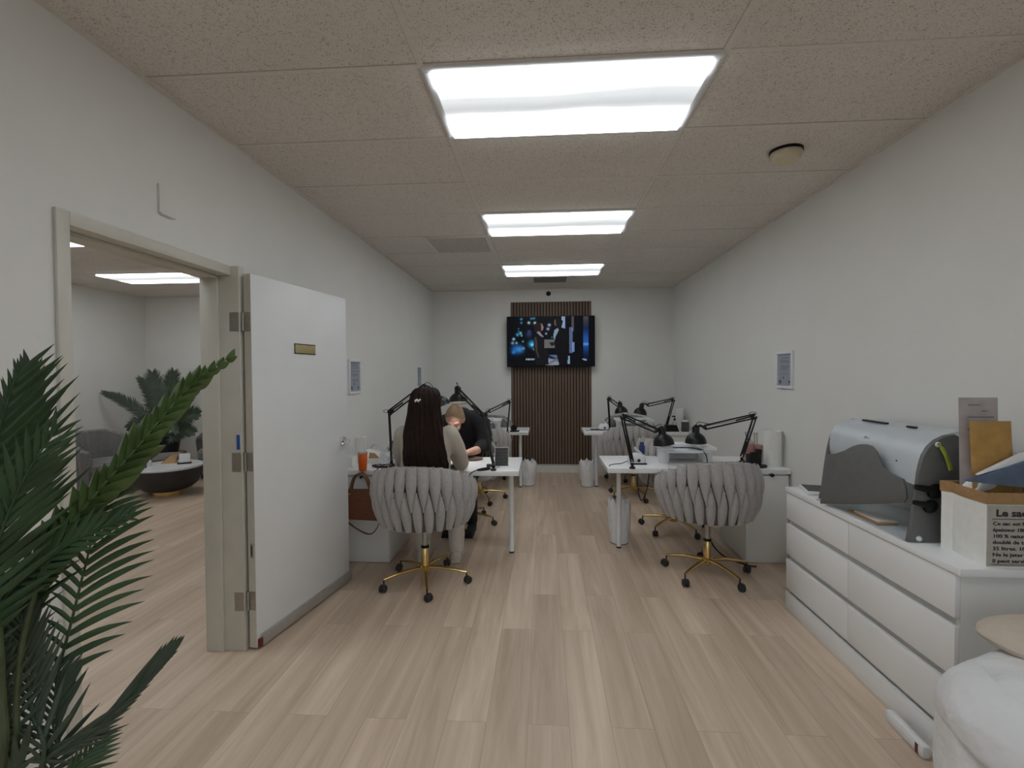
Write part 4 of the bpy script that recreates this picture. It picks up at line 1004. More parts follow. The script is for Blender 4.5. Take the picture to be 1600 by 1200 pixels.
# bins
def bin_(x, y, r, h, label, bag=True):
    t = thing('waste_bin', label, 'waste bin', (x, y, 0), 0, 'white bins lined with plastic bags')
    make(MB().lathe([(0, 0), (r * .86, 0), (r * .86, .006), (0, .006)], 28), 'base_ring', M['rubber'], t)
    make(MB().lathe([(0, .006), (r * .85, .006), (r * .98, h * .92), (r * .93, h * .92), (r * .80, .02), (0, .02)], 28), 'bucket', M['whitep'], t)
    r2 = random.Random(int(x * 100)); ph = [r2.uniform(0, 6.28) for _ in range(6)]; rows = []
    for z, k in ((h * .30, .93), (h * .5, 1.03), (h * .7, 1.06), (h * .86, 1.07), (h * .98, 1.02), (h * 1.05, .90), (h * 1.0, .76), (h * .8, .72)):
        rows.append([((r * k + .006 * math.sin(7 * a + ph[0] + z * 20) + .004 * math.sin(13 * a + ph[1] - z * 30)) * math.cos(a), (r * k + .006 * math.sin(7 * a + ph[0] + z * 20) + .004 * math.sin(13 * a + ph[1] - z * 30)) * math.sin(a), z + .014 * math.sin(5 * a + ph[2]) + .012 * math.sin(11 * a + ph[3]) * (z > h * .9)) for a in [2 * PI * i / 48 for i in range(48)]])
    make(MB().grid(rows, True), 'bag_liner', M['film'], t)
bin_(.665, 4.32, .092, .36, 'white bag-lined bin by the leg of the desk nearest the dresser')
bin_(.575, 6.46, .095, .32, 'white bag-lined bin by the leg of the farther right desk')
bin_(-.215, 6.50, .105, .31, 'white bag-lined bin by the leg of the farther left desk')
# cables on the floor under the right desk
solo(MB().tube(smooth_path([(1.40, 4.40, .66), (1.42, 4.35, .40), (1.40, 4.20, .12), (1.45, 4.02, .012), (1.57, 3.83, .008), (1.63, 3.80, .008)], 8), .006, 8), 'power_cable', M['plastic'], 'black cable trailing from the near right desk down to the floor beside the drawer unit', 'cable', (1.45, 4.02, 0))
solo(MB().tube(smooth_path([(.74, 3.875, .70), (.742, 3.868, .60), (.76, 3.90, .52), (.80, 3.99, .46), (.86, 4.10, .52), (.90, 4.18, .66)], 8), .004, 8), 'power_cable', M['plastic'], 'thin lamp cable looping below the aisle end of the near right desk', 'cable', (.8, 4, .5))

# ================================================================ ON THE DRESSER
mc = (1.62, 2.20, DRESS)
t = thing('tabletop_machine', 'silver hooded machine with grey steel side and black clamps on the dresser', 'machine', mc); L_ = lambda q: rel(q, mc)
PX = [(1418,855),(1424,820),(1430,775),(1436,740),(1443,712),(1452,697),(1463,687),(1476,681),(1492,678),(1500,690),(1500,858)]
out = [(1.547, 2.150, 0.764), (1.562, 2.150, 0.853), (1.576, 2.150, 0.976), (1.590, 2.150, 1.072), (1.607, 2.150, 1.143), (1.630, 2.150, 1.184), (1.658, 2.150, 1.211), (1.691, 2.150, 1.230), (1.732, 2.150, 1.239), (1.768, 2.150, 1.220), (1.779, 2.150, 0.801)]
out = [(x, 2.15, max(z, DRESS + .001)) for x, y, z in out]; out[0] = (out[0][0], 2.15, DRESS + .001); out[-1] = (out[-1][0], 2.15, DRESS + .001)
make(MB().prism([L_(q) for q in out], (0, .018, 0)), 'side_panel', M['grey'], t, bevel=.003)
out2 = [(x + .03, 2.86, z) for x, y, z in out]
make(MB().prism([L_(q) for q in out2], (0, .018, 0)), 'side_panel', M['grey'], t, bevel=.003)
near = [(1.588, 1.02), (1.592, 1.06), (1.600, 1.11), (1.612, 1.150), (1.632, 1.185), (1.660, 1.212), (1.70, 1.232), (1.76, 1.244), (1.86, 1.246)]
far = [(1.640, 1.03), (1.632, 1.06), (1.630, 1.10), (1.640, 1.150), (1.660, 1.195), (1.690, 1.222), (1.74, 1.234), (1.80, 1.238), (1.89, 1.236)]
rows = []
for k in range(13):
    v = k / 12; y = 2.170 + .70 * v; sag = .012 * math.sin(PI * v)
    rows.append([L_((a[0] + (b[0] - a[0]) * v, y, a[1] + (b[1] - a[1]) * v - sag * .3)) for a, b in zip(near, far)])
make(MB().grid(rows), 'curved_hood', M['silver'], t, solid=.004)
pl_ = [(1281,787,0), (1286,748,0), (1292,709,0), (1304,709,0), (1318,704.5,0), (1332,697,0), (1342,694,0), (1352,694,0), (1362,697,0), (1369,705,0), (1374,716,0), (1379,730,0), (1392,740,0), (1410,749,0), (1415,765,0), (1416,778,0), (1412,786,0), (1380,787,0), (1340,788,0)]
fp = [(1.511, 2.740, 0.782), (1.516, 2.720, 0.924), (1.520, 2.695, 1.065), (1.534, 2.650, 1.073), (1.544, 2.590, 1.098), (1.551, 2.530, 1.132), (1.557, 2.490, 1.147), (1.562, 2.450, 1.153), (1.566, 2.410, 1.150), (1.566, 2.380, 1.130), (1.568, 2.360, 1.100), (1.569, 2.340, 1.062), (1.572, 2.290, 1.043), (1.573, 2.220, 1.032), (1.572, 2.200, 0.991), (1.572, 2.195, 0.956), (1.572, 2.210, 0.930), (1.574, 2.340, 0.892), (1.560, 2.500, 0.845)]
make(MB().prism([L_(q) for q in fp], (.010, .003, 0)), 'front_guard', M['grey'], t, bevel=.002)
make(MB().prism([L_((1.545, 2.17, DRESS + .001)), L_((1.545, 2.84, DRESS + .001)), L_((1.60, 2.86, DRESS + .001)), L_((1.88, 2.86, DRESS + .001)), L_((1.88, 2.17, DRESS + .001))], (0, 0, .006)), 'base_tray', M['silver'], t)
for (kx, kz, s) in ((1.650, 1.000, 1.0), (1.630, .935, .85)):
    kb = MB(); kb.lathe([(0, 0), (.034 * s, .002), (.036 * s, .008), (.034 * s, .016), (.02 * s, .022), (0, .024)], 24, (kx, 2.148, kz), (0, -1, 0), sy=.82)
    kb.tube([(kx - .01, 2.140, kz + .004), (kx - .05 * s, 2.136, kz + .012), (kx - .082 * s, 2.134, kz + .018)], [.018 * s, .013 * s, .012 * s], 12)
    kb.shift((-mc[0], -mc[1], -mc[2])); k = make(kb, 'clamp_lever', M['black'], t)
for q in ((1.663, 1.196), (1.592, DRESS + .018)):
    make(MB().lathe([(0, .010), (.008, .008), (.012, .002), (.012, 0)], 16, L_((q[0], 2.149, q[1])), (0, -1, 0)), 'bolt', M['whitep'], t)
lp = Vector((1.655, 2.530, 1.174)); 
rl = MB().box(-.045, -.0015, -.012, .045, 0, .012); rl.xf(Matrix.Translation(Vector(L_((1.645, 2.53, 1.176)))) @ Matrix.Rotation(R(-90 + 6), 4, 'Z') @ Matrix.Rotation(R(-48), 4, 'X')); make(rl, 'maker_plate', mat('grey_print', (.30, .32, .34), .5), t)
for yy in (2.40, 2.66):
    sl_ = MB()
    sl_.box(1.735, yy - .07 * (yy > 2.5) - .02, 1.2375, 1.752, yy + .06 * (yy > 2.5) + .03, 1.2460)
    sl_.shift((-mc[0], -mc[1], -mc[2])); make(sl_, 'vent_slot', M['ink'], t)
hl = MB()
for (py, pz, px) in ((2.55, 1.070, 1.6115), (2.30, 1.10, 1.6035)): hl.ball(L_((px, py, pz)), (.004, .005, .004), 8, 6)
make(hl, 'screw', M['ink'], t)
solo(MB().box(1.560, 2.36, DRESS + .0085, 1.655, 2.60, DRESS + .0115), 'kraft_sheet', M['kraft'], 'brown card lying under the silver machine', 'card', (1.60, 2.48, DRESS + .0085))
solo(MB().box(1.585, 2.385, DRESS + .0125, 1.675, 2.57, DRESS + .019), 'note_pad', M['paper'], 'white note pad on the brown card under the silver machine', 'note pad', (1.62, 2.46, DRESS + .0125))
t = thing('tablet', 'white tablet with dark screen at the far corner of the dresser', 'tablet', (1.645, 3.03, DRESS), -.25)
make(MB().prism([(-.07, -.09, 0), (.09, -.09, 0), (.09, .09, 0), (-.07, .09, 0)], (0, 0, .022)), 'case', M['whitep'], t, bevel=.006)
make(MB().box(-.058, -.08, .022, .08, .08, .026), 'screen', M['darkgrey'], t)

# paper storage bag with printed front
BGX, BGY = 1.640, 1.892
t = thing('paper_bag', 'white paper storage bag with brown rim and black French lettering on the dresser', 'paper bag', (BGX, BGY, DRESS))
def bag_ring(z, k=1.0, wob=0):
    pts = [(0, 0), (.255, -.004), (.275, .06), (.272, .17), (.22, .20), (.0, .205), (.022, .175), (.006, .105)]
    cx, cy = .115, .10; return [(cx + (x - cx) * k, cy + (y - cy) * k, z) for x, y in pts]
mb = MB(); mb.grid([bag_ring(0), bag_ring(.10, 1.005), bag_ring(.20, 1.0), bag_ring(.268, 1.01)], True); mb.f.append(tuple(range(7, -1, -1)))
make(mb, 'bag', M['paper'], t, angle=25)
mb = MB(); mb.grid([bag_ring(.236, 1.02), bag_ring(.240, 1.035), bag_ring(.272, 1.04), bag_ring(.280, 1.03), bag_ring(.276, .985), bag_ring(.24, .98)], True)
make(mb, 'rolled_rim', M['kraft'], t, angle=25)
tx = MB(); yv = -.0016
lines = ['Ce sac est fabriqu\u00e9 en', '\u00e9paisseur 180 grammes', '100 % naturel et recycl\u00e9', 'doubl\u00e9 de toile, environ', '35 litres. 100 usages', 'Ne le jeter pas !', 'Il peut servir encore']
def bag_text(s, size, x, z, w, bold=0):
    m = text_mesh(s, size, (x, yv - .0006, z), (1, -.0157, 0), (0, 0, 1), .0004, w, bold); tx.add(m.v, m.f)
bag_text('Le sac en papier', .036, .030, .192, .285, .0011)
for i, s in enumerate(lines): bag_text(s, .0185, .020, .1585 - i * .0232, .0092 * len(s), .0003)
tx.box(.016, yv - .004, .1815, .24, yv - .002, .1828); tx.box(.012, yv - .004, .0115, .24, yv - .002, .0127)
gp = MB().add([(.001, -.0009, .004), (.252, -.0048, .004), (.252, -.0048, .233), (.001, -.0009, .233)], [(0, 1, 2, 3)])
g = make(gp, 'printed_panel', mat('grey_printed_paper', (.47, .44, .40), .85), t, smooth=False)
make(tx, 'lettering', M['ink'], g, smooth=False)
BZ = DRESS + .03
def mailer(name, label, c, w, h, d, rz, tilt, material, extra=None):
    t = thing(name, label, 'mailer', c, rz)
    pts = []; n = 9
    rows = []
    for side in (1, -1):
        pass
    m = MB(); F = []; 
    for s in (-1, 1):
        rr = [[((i / n - .5) * w, s * d * .5 * (math.sin(PI * min(1, max(0, i / n))) ** .5) * (math.sin(PI * min(.98, max(.02, .05 + .93 * j / n))) ** .45), j / n * h) for i in range(n + 1)] for j in range(n + 1)]
        m.grid(rr)
    m.xf(Matrix.Rotation(tilt, 4, 'X')); make(m, 'envelope', material, t); return t
t = mailer('poly_mailer', 'tall grey poly mailer sticking out of the paper bag', (1.733, 2.030, BZ + .13), .146, .465, .024, -.02, R(-2), M['greymail'])
lb = MB()
for i in range(6): lb.box(-.062 + (i % 2) * .05, -.0185, .435 - i * .024, -.018 + (i % 3) * .025, -.0165, .439 - i * .024)
make(lb, 'printed_label', M['greyink'], t)
mailer('kraft_mailer', 'golden brown padded mailer in the paper bag', (1.742, 1.972, BZ + .09), .160, .415, .040, .04, R(-4), M['mailer'])
pk = (1.589, 1.905, 1.094)
t = thing('flat_packet', 'slate blue packet with white edge lying across the bag opening', 'packet', pk)
make(MB().prism([rel(q, pk) for q in ((1.584, 1.905, 1.092), (1.869, 1.905, 1.063), (1.911, 1.950, 1.175), (1.816, 1.940, 1.161))], (.0, .020, .004)), 'packet', M['navy'], t, bevel=.003)
make(MB().prism([rel(q, pk) for q in ((1.632, 1.922, 1.113), (1.827, 1.952, 1.162), (1.923, 1.962, 1.175), (1.926, 1.966, 1.211), (1.821, 1.956, 1.190))], (.0, .016, .002)), 'white_edge', M['whitep'], t, bevel=.002)
solo(crumple((1.700, 1.985, DRESS + .255), (.060, .035, .050), 21, .7, 44, 28), 'tissue_wrap', M['film'], 'crumpled white tissue bulging from the paper bag under the mailers', 'tissue', (1.735, 1.955, DRESS + .285))
br = thing('bristle_brush', 'black bristle brush poking out of the paper bag at the picture edge', 'brush', (1.87, 2.0, DRESS + .34))
bm_ = MB()
for i in range(60):
    a = rnd.uniform(0, 2 * PI); zz = rnd.uniform(-.03, .06); e = Vector((math.cos(a), math.sin(a) * .6, rnd.uniform(.1, .5))) * rnd.uniform(.03, .05)
    bm_.tube([(0, 0, zz), (e.x, e.y, zz + e.z)], [.0014, .0006], 4)
make(bm_, 'bristles', M['plastic'], br); make(MB().tube([(0, 0, -.18), (0, 0, .07)], .005, 8), 'handle', M['chrome'], br)
solo(MB().tube(smooth_path([(1.654, 2.135, 1.205), (1.662, 2.125, 1.185), (1.670, 2.112, 1.150), (1.682, 2.105, 1.098)], 6), [.010] * 6 + [.018] * 13, 12, flat=.35), 'green_cloth', M['green'], 'lime green cloth strip hanging between the machine and the paper bag', 'cloth', (1.641, 2.070, 1.157))

# ================================================================ ON THE FLOOR IN FRONT OF THE DRESSER
pA, pB = Vector((1.486, 2.151, 0.000)), Vector((1.479, 1.949, 0.000))
t = thing('door_wedge_bar', 'long white rounded bar with a red tag on the floor before the dresser', 'bar', (1.478, 2.045, 0), math.atan2((pB - pA).y, (pB - pA).x))
ln_ = (pB - pA).length / 2 + .01
make(MB().box(-ln_, -.018, 0, ln_, .018, .052), 'bar', M['whitep'], t, bevel=.012)
make(MB().box(ln_ - .040, -.0188, .006, ln_ - .024, -.017, .044), 'red_tag', M['red'], t)

# wrapped bean bag with a beige cushion behind
fg = (1.505, 1.40, 0)
t = thing('wrapped_pouf', 'white fabric-wrapped bundle standing in the near right corner before the dresser', 'bundle', fg)
rows = []; r2 = random.Random(3)
D = [(r2.uniform(0, 2 * PI), r2.uniform(.1, .7), r2.uniform(-.026, .026), r2.uniform(.10, .4), r2.uniform(.025, .09)) for _ in range(120)]
prof = [(.0, .0), (.30, .0), (.335, .03), (.342, .15), (.345, .30), (.345, .42), (.335, .50), (.315, .56), (.285, .60), (.24, .635), (.18, .655), (.10, .668), (.0, .672)]
for r_, z in prof:
    row = []
    for j in range(72):
        a = 2 * PI * j / 72; q = 0
        for (a0, z0, am, wa, wz) in D:
            da = (a - a0 + PI) % (2 * PI) - PI; sh = (z - z0) - .25 * da
            q += am * math.exp(-abs(da / wa) ** 1.3 - abs(sh / wz) ** 1.3)
        rr = max(0, r_ + q * min(1, r_ * 4)); row.append((rr * math.cos(a), rr * math.sin(a) * .92, max(0, z + q * .5 * (z > .05))))
    rows.append(row)
make(MB().grid(rows, True), 'wrapping', M['wrap'], t, sub=1)
fl = MB(); rw = []
for j in range(41):
    a = PI * (.62 + 1.05 * j / 40); rw.append([(rr * math.cos(a), rr * math.sin(a) * .92, zz + .010 * math.sin(5 * a)) for rr, zz in [(r_ - .030 * (1 - math.sin(PI * j / 40) ** .5), z_ - .04 * (1 - math.sin(PI * j / 40) ** .5)) for r_, z_ in ((.350, .47), (.353, .51), (.336, .565), (.300, .608), (.25, .640))]])
make(fl.grid(rw), 'folded_flap', M['wrap'], t, solid=.006, sub=1)
cu = MB(); rows = []
for k in range(13):
    ph = -PI / 2 + PI * k / 12
    rows.append([(.22 * math.copysign(abs(math.cos(a)) ** .7, math.cos(a)) * math.cos(ph) ** .55, .13 * math.copysign(abs(math.sin(a)) ** .7, math.sin(a)) * math.cos(ph) ** .55, .040 * math.sin(ph)) for a in [2 * PI * i / 36 for i in range(36)]])
t = thing('cushion', 'beige cushion lying on top of the white wrapped bundle', 'cushion', (1.60, 1.585, .672), .1)
make(cu.grid(rows, True), 'cover', M['beige'], t)


# ================================================================ PEOPLE
def ell(mb, secs, n=24):
    """loft of horizontal ellipses: (x, y, z, rx, ry)"""
    mb.grid([[(x + rx * math.cos(2 * PI * j / n), y + ry * math.sin(2 * PI * j / n), z) for j in range(n)] for x, y, z, rx, ry in secs], True)
    k = len(secs); o = len(mb.v) - k * n
    mb.f += [tuple(o + j for j in range(n - 1, -1, -1)), tuple(o + (k - 1) * n + j for j in range(n))]
    return mb
def limb(mb, pts, rad, n=14): 
    mb.tube(pts, rad, n)
    for p, r in zip(pts, rad if not isinstance(rad, (int, float)) else [rad] * len(pts)): mb.ball(p, r, 14, 8)
    return mb
def frame_of(F, U):
    F = Vector(F).normalized(); U = Vector(U); U = (U - F * U.dot(F)).normalized(); S = F.cross(U)
    return Matrix(((S.x, F.x, U.x), (S.y, F.y, U.y), (S.z, F.z, U.z))).to_4x4()
def head(mb, c, F, U, k=1.0):
    """skull, jaw, brow, nose, lips, ears; x to the person's right, y forward, z up"""
    h = MB()
    h.ball((0, -.012, .025), (.074, .094, .092), 24, 16); h.ball((0, .022, -.020), (.062, .070, .082), 24, 14)
    h.ball((0, .050, -.082), (.034, .030, .026), 16, 10); h.ball((0, .010, -.062), (.054, .055, .050), 16, 10)
    for s in (-1, 1):
        h.ball((s * .036, .064, -.030), (.024, .022, .022), 12, 8)        # cheek
        h.tube([(s * .012, .085, .022), (s * .034, .080, .026), (s * .054, .060, .018)], [.009, .010, .007], 8)   # brow
        h.ball((s * .031, .072, .004), (.014, .010, .009), 12, 8)         # closed lid
        h.tube([(s * .072, -.008, .020), (s * .083, -.014, .022), (s * .084, -.020, -.002), (s * .076, -.010, -.028), (s * .071, -.002, -.030)], [.008, .009, .009, .007, .006], 8)
    h.tube([(0, .083, .016), (0, .096, -.006), (0, .108, -.028), (0, .100, -.038)], [.008, .009, .013, .008], 10)
    for s in (-1, 1): h.ball((s * .011, .094, -.034), (.009, .011, .008), 10, 6)
    h.tube([(-.022, .076, -.058), (0, .085, -.055), (.022, .076, -.058)], [.005, .008, .005], 8); h.tube([(-.020, .076, -.066), (0, .084, -.067), (.020, .076, -.066)], [.005, .008, .005], 8)
    h.xf(Matrix.Translation(Vector(c)) @ frame_of(F, U) @ Matrix.Scale(k, 4)); mb.add(h.v, h.f); return mb
def hand(mb, w, D, Nrm, side, curl=.5, k=1.0):
    """w wrist, D pointing direction, Nrm back-of-hand normal; thumb leaves the side of the palm"""
    h = MB()
    # local: y towards the fingertips, z back of hand, x to the thumb side
    h.tube([(0, -.02, 0), (0, .01, 0), (0, .045, .002), (0, .080, 0)], [.024, .028, .038, .036], 14, flat=.42)
    for x, y0, L, r in ((.028, .084, (.040, .024, .019), .0086), (.009, .090, (.044, .028, .020), .0090), (-.010, .087, (.041, .026, .019), .0086), (-.028, .078, (.033, .019, .017), .0076)):
        p = Vector((x * .9, y0 - .022, .001)); a = -.12 * curl; P = [p]; R_ = [r * 1.08]
        p = p + Vector((x * .08, .022, 0)); P.append(p); R_.append(r * 1.05)
        for i, l in enumerate(L):
            a -= curl * (.55 if i == 0 else .62); p = p + Vector((x * .10 * (1 if i == 0 else .4), l * math.cos(a), l * math.sin(a))); P.append(p); R_.append(r * (.98 - .1 * i))
        h.tube(P, R_, 10); h.ball(P[-1], R_[-1], 10, 6)
    T = [(.020, .012, -.004), (.040, .036, -.010), (.052, .060, -.018 - .01 * curl), (.054, .084, -.026 - .016 * curl)]
    h.tube(T, [.014, .0125, .0105, .0088], 10); h.ball(T[-1], .0088, 10, 6)
    F = Vector(D).normalized(); Z = Vector(Nrm); Z = (Z - F * Z.dot(F)).normalized(); X = F.cross(Z) * side
    Mx = Matrix(((X.x, F.x, Z.x), (X.y, F.y, Z.y), (X.z, F.z, Z.z))).to_4x4()
    h.xf(Matrix.Translation(Vector(w)) @ Mx @ Matrix.Scale(k, 4)); mb.add(h.v, h.f); return mb
def skinpart(mb, name, material, parent, org, vox, sm=3):
    mb.shift((-org[0], -org[1], -org[2])); o = make(mb, name, material, parent, remesh=vox, smit=sm); return o

# ---- the client: long dark hair, cream sweater, back to us
wo = (-.86, 3.42, 0)
W = thing('person', 'woman seated with her back to us, waist-long dark hair, cream sweater and trousers', 'person', wo)
b = MB()
head(b, (-.860, 3.515, 1.295), (.10, .86, -.45), (0, .3, 1))
ell(b, [(-.858, 3.475, 1.09, .062, .060), (-.858, 3.485, 1.15, .052, .052), (-.858, 3.500, 1.21, .050, .052), (-.858, 3.505, 1.27, .052, .055)])
ell(b, [(-.865, 3.43, .54, .17, .125), (-.865, 3.43, .64, .165, .12), (-.865, 3.44, .76, .138, .10), (-.862, 3.455, .90, .155, .105), (-.860, 3.465, 1.02, .175, .10), (-.858, 3.470, 1.09, .14, .085)])
wr, wl = (-.700, 3.965, .800), (-.925, 3.955, .795)
limb(b, [(-.690, 3.485, 1.065), (-.660, 3.56, .95), (-.640, 3.66, .825), (-.668, 3.82, .808), wr], [.050, .044, .038, .034, .025])
limb(b, [(-1.030, 3.485, 1.060), (-1.065, 3.55, .94), (-1.075, 3.65, .82), (-1.00, 3.82, .805), wl], [.050, .044, .038, .034, .025])
hand(b, wr, (-.25, 1, -.04), (.1, .1, 1), -1, .35); hand(b, wl, (.35, 1, -.05), (-.1, .1, 1), 1, .45)
for x, kx in ((-.775, -.715), (-.955, -.985)):
    limb(b, [(x, 3.45, .565), ((x + kx) / 2, 3.66, .568), (kx, 3.86, .545), (kx + .004, 3.86, .30), (kx + .008, 3.805, .085)], [.082, .074, .056, .050, .036])
    limb(b, [(kx + .008, 3.80, .055), (kx + .012, 3.87, .040), (kx + .016, 3.955, .030)], [.034, .032, .024])
skinpart(b, 'body', M['skin'], W, wo, .0068)
s = MB()
ell(s, [(-.865, 3.43, .575, .190, .148), (-.865, 3.43, .66, .188, .145), (-.865, 3.44, .76, .172, .130), (-.862, 3.455, .90, .182, .130), (-.860, 3.465, 1.02, .192, .120), (-.858, 3.472, 1.09, .150, .100), (-.858, 3.482, 1.135, .085, .078), (-.858, 3.488, 1.155, .066, .066)], 32)
for side in (0, 1):
    P = [(-.690, 3.485, 1.062), (-.655, 3.56, .95), (-.636, 3.66, .828), (-.668, 3.82, .812), (-.692, 3.92, .806)] if side == 0 else [(-1.030, 3.485, 1.058), (-1.070, 3.55, .94), (-1.082, 3.65, .822), (-1.00, 3.82, .810), (-.945, 3.915, .803)]
    limb(s, P, [.072, .070, .062, .055, .044])
r2 = random.Random(5)
for i in range(26):        # soft folds
    a = r2.uniform(0, 2 * PI); z = r2.uniform(.62, 1.0); k = .178; q = []
    for j in range(6): q.append((-.863 + k * math.cos(a + j * .12), 3.445 + .135 * math.sin(a + j * .12), z - j * .012))
    s.tube(q, [.004, .010, .012, .012, .010, .004], 8)
sw = skinpart(s, 'sweater', M['cream'], W, wo, .0095, 5)
p = MB()
for x, kx in ((-.775, -.715), (-.955, -.985)):
    limb(p, [(x, 3.43, .575), ((x + kx) / 2, 3.66, .575), (kx, 3.865, .555), (kx + .003, 3.865, .32), (kx + .008, 3.815, .120)], [.102, .092, .073, .070, .064])
ell(p, [(-.865, 3.43, .51, .17, .13), (-.865, 3.43, .60, .185, .14), (-.865, 3.43, .66, .178, .136)])
skinpart(p, 'trousers', M['creamp'], W, wo, .0105, 4)
for kx in (-.715, -.985):
    q = MB(); limb(q, [(kx + .008, 3.785, .052), (kx + .012, 3.87, .045), (kx + .017, 3.965, .034)], [.044, .041, .034]); q.box(kx - .030, 3.75, 0, kx + .050, 3.99, .018)
    limb(q, [(kx + .008, 3.80, .05), (kx + .008, 3.805, .105)], [.044, .045])
    sh_ = skinpart(q, 'shoe', M['creamp'], W, wo, .008, 2)
    so = MB().box(kx - .032 - wo[0], 3.748 - wo[1], 0, kx + .052 - wo[0], 3.992 - wo[1], .010); make(so, 'sole', mat('tan_sole', (.38, .27, .16), .7), sh_, bevel=.004)
# hair: a cap that falls to the waist, with loose locks on its surface
def hair_ring(t):
    keys = [(0, -.862, 3.500, 1.414, .022, .030), (.04, -.862, 3.488, 1.404, .074, .078), (.10, -.862, 3.470, 1.370, .098, .098), (.20, -.861, 3.445, 1.305, .110, .098), (.32, -.858, 3.405, 1.21, .116, .072), (.48, -.848, 3.352, 1.09, .132, .055), (.66, -.832, 3.315, .97, .146, .046), (.84, -.818, 3.300, .87, .150, .040), (1, -.812, 3.298, .795, .128, .026)]
    for a, b_ in zip(keys, keys[1:]):
        if t <= b_[0] + 1e-9:
            q = (t - a[0]) / (b_[0] - a[0]); return [a[i] + (b_[i] - a[i]) * q for i in range(1, 6)]
def hair_pt(t, a, off=0):
    x, y, z, rx, ry = hair_ring(t); wv = .006 * math.sin(9 * a + 7 * t) * min(1, t * 3) + .004 * math.sin(17 * a - 9 * t)
    return (x + (rx + wv + off) * math.cos(a), y + (ry + wv + off) * math.sin(a), z)
hm = MB().grid([[rel(hair_pt(i / 46, 2 * PI * j / 64), wo) for j in range(64)] for i in range(47)], True)
hm.f += [tuple(range(63, -1, -1)), tuple(range(46 * 64, 47 * 64))]
hr = make(hm, 'hair', M['hairb'], W, angle=80)
lk = MB(); r2 = random.Random(11)
for i in range(230):
    a = r2.uniform(PI * .93, 2.07 * PI); t0 = r2.uniform(.02, .5); t1 = min(1, t0 + r2.uniform(.3, .65)); d = r2.uniform(-.15, .15); P = []
    n = 12
    for j in range(n + 1):
        t = t0 + (t1 - t0) * j / n; q = hair_pt(t, a + d * j / n + .03 * math.sin(j * .9 + i), .001 + .004 * r2.random() * (j / n))
        P.append(rel(q, wo))
    if t1 > .97: P.append((P[-1][0] + r2.uniform(-.012, .012), P[-1][1], P[-1][2] - r2.uniform(.01, .05)))
    lk.tube(P, [.0012] + [.0028] * (len(P) - 2) + [.0008], 5)
make(lk, 'locks', M['hairb'], hr)
c = MB(); 
for k in range(4): c.ball(rel((-.905 + .011 * k, 3.352, 1.318 + .006 * (k % 2)), wo), (.007, .006, .010), 10, 6)
make(c, 'hair_clip', M['paper'], hr)

# ---- the technician: black top, bent over the client's hand
to = (-.80, 4.80, 0)
Tn = thing('person', 'woman in a black top bent over a hand, fair hair tied back', 'person', to)
b = MB(); hc = (-.822, 4.405, 1.075); hF, hU = (-.03, -.86, -.52), (.03, -.50, .86)
head(b, hc, hF, hU, 1.0)
limb(b, [(-.790, 4.60, 1.085), (-.800, 4.53, 1.09), (-.812, 4.46, 1.085)], [.058, .052, .050])
ell(b, [(-.80, 4.85, .54, .17, .12), (-.80, 4.85, .66, .16, .115), (-.795, 4.82, .80, .145, .11), (-.79, 4.76, .92, .165, .115), (-.785, 4.69, 1.02, .178, .105), (-.785, 4.64, 1.10, .12, .075)])
tl, tr = (-.700, 4.215, .800), (-.880, 4.225, .800)
limb(b, [(-.605, 4.62, 1.02), (-.580, 4.60, .91), (-.575, 4.53, .805), (-.640, 4.36, .800), tl], [.050, .046, .042, .038, .026])
limb(b, [(-.970, 4.62, 1.02), (-1.005, 4.60, .91), (-1.010, 4.53, .805), (-.945, 4.37, .800), tr], [.050, .046, .042, .038, .026])
hand(b, tl, (-.35, -1, -.05), (.25, 0, 1), 1, .75); hand(b, tr, (.75, -1, -.05), (-.2, 0, 1), -1, .8)
for x, kx in ((-.715, -.69), (-.885, -.91)):
    limb(b, [(x, 4.83, .565), (kx, 4.60, .565), (kx, 4.43, .545), (kx, 4.47, .30), (kx, 4.54, .09)], [.085, .078, .058, .052, .037])
    limb(b, [(kx, 4.55, .055), (kx, 4.46, .035), (kx, 4.37, .028)], [.034, .032, .024])
skinpart(b, 'body', M['skin'], Tn, to, .0065, 2)
s = MB()
ell(s, [(-.80, 4.85, .58, .185, .135), (-.80, 4.85, .68, .180, .132), (-.795, 4.82, .80, .168, .130), (-.79, 4.76, .92, .186, .136), (-.785, 4.695, 1.02, .200, .128), (-.785, 4.645, 1.10, .150, .100), (-.790, 4.605, 1.145, .085, .070)], 30)
limb(s, [(-.785, 4.64, 1.10), (-.792, 4.58, 1.115)], [.085, .072])
for P in ([(-.610, 4.62, 1.03), (-.575, 4.60, .92), (-.570, 4.545, .835), (-.600, 4.46, .815)], [(-.965, 4.62, 1.03), (-1.005, 4.60, .92), (-1.012, 4.545, .835), (-.985, 4.47, .815)]): limb(s, P, [.082, .080, .072, .060])
limb(s, [(-.70, 4.66, 1.07), (-.625, 4.63, 1.035)], [.085, .08]); limb(s, [(-.87, 4.66, 1.07), (-.95, 4.63, 1.035)], [.085, .08])
skinpart(s, 'top', M['blackc'], Tn, to, .0095, 4)
p = MB()
for x, kx in ((-.715, -.69), (-.885, -.91)): limb(p, [(x, 4.84, .575), (kx, 4.60, .575), (kx, 4.43, .555), (kx, 4.465, .32), (kx, 4.535, .11)], [.102, .094, .072, .066, .056])
ell(p, [(-.80, 4.85, .50, .17, .125), (-.80, 4.85, .62, .186, .140), (-.80, 4.85, .68, .178, .130)])
skinpart(p, 'trousers', M['blackc'], Tn, to, .0105, 4)
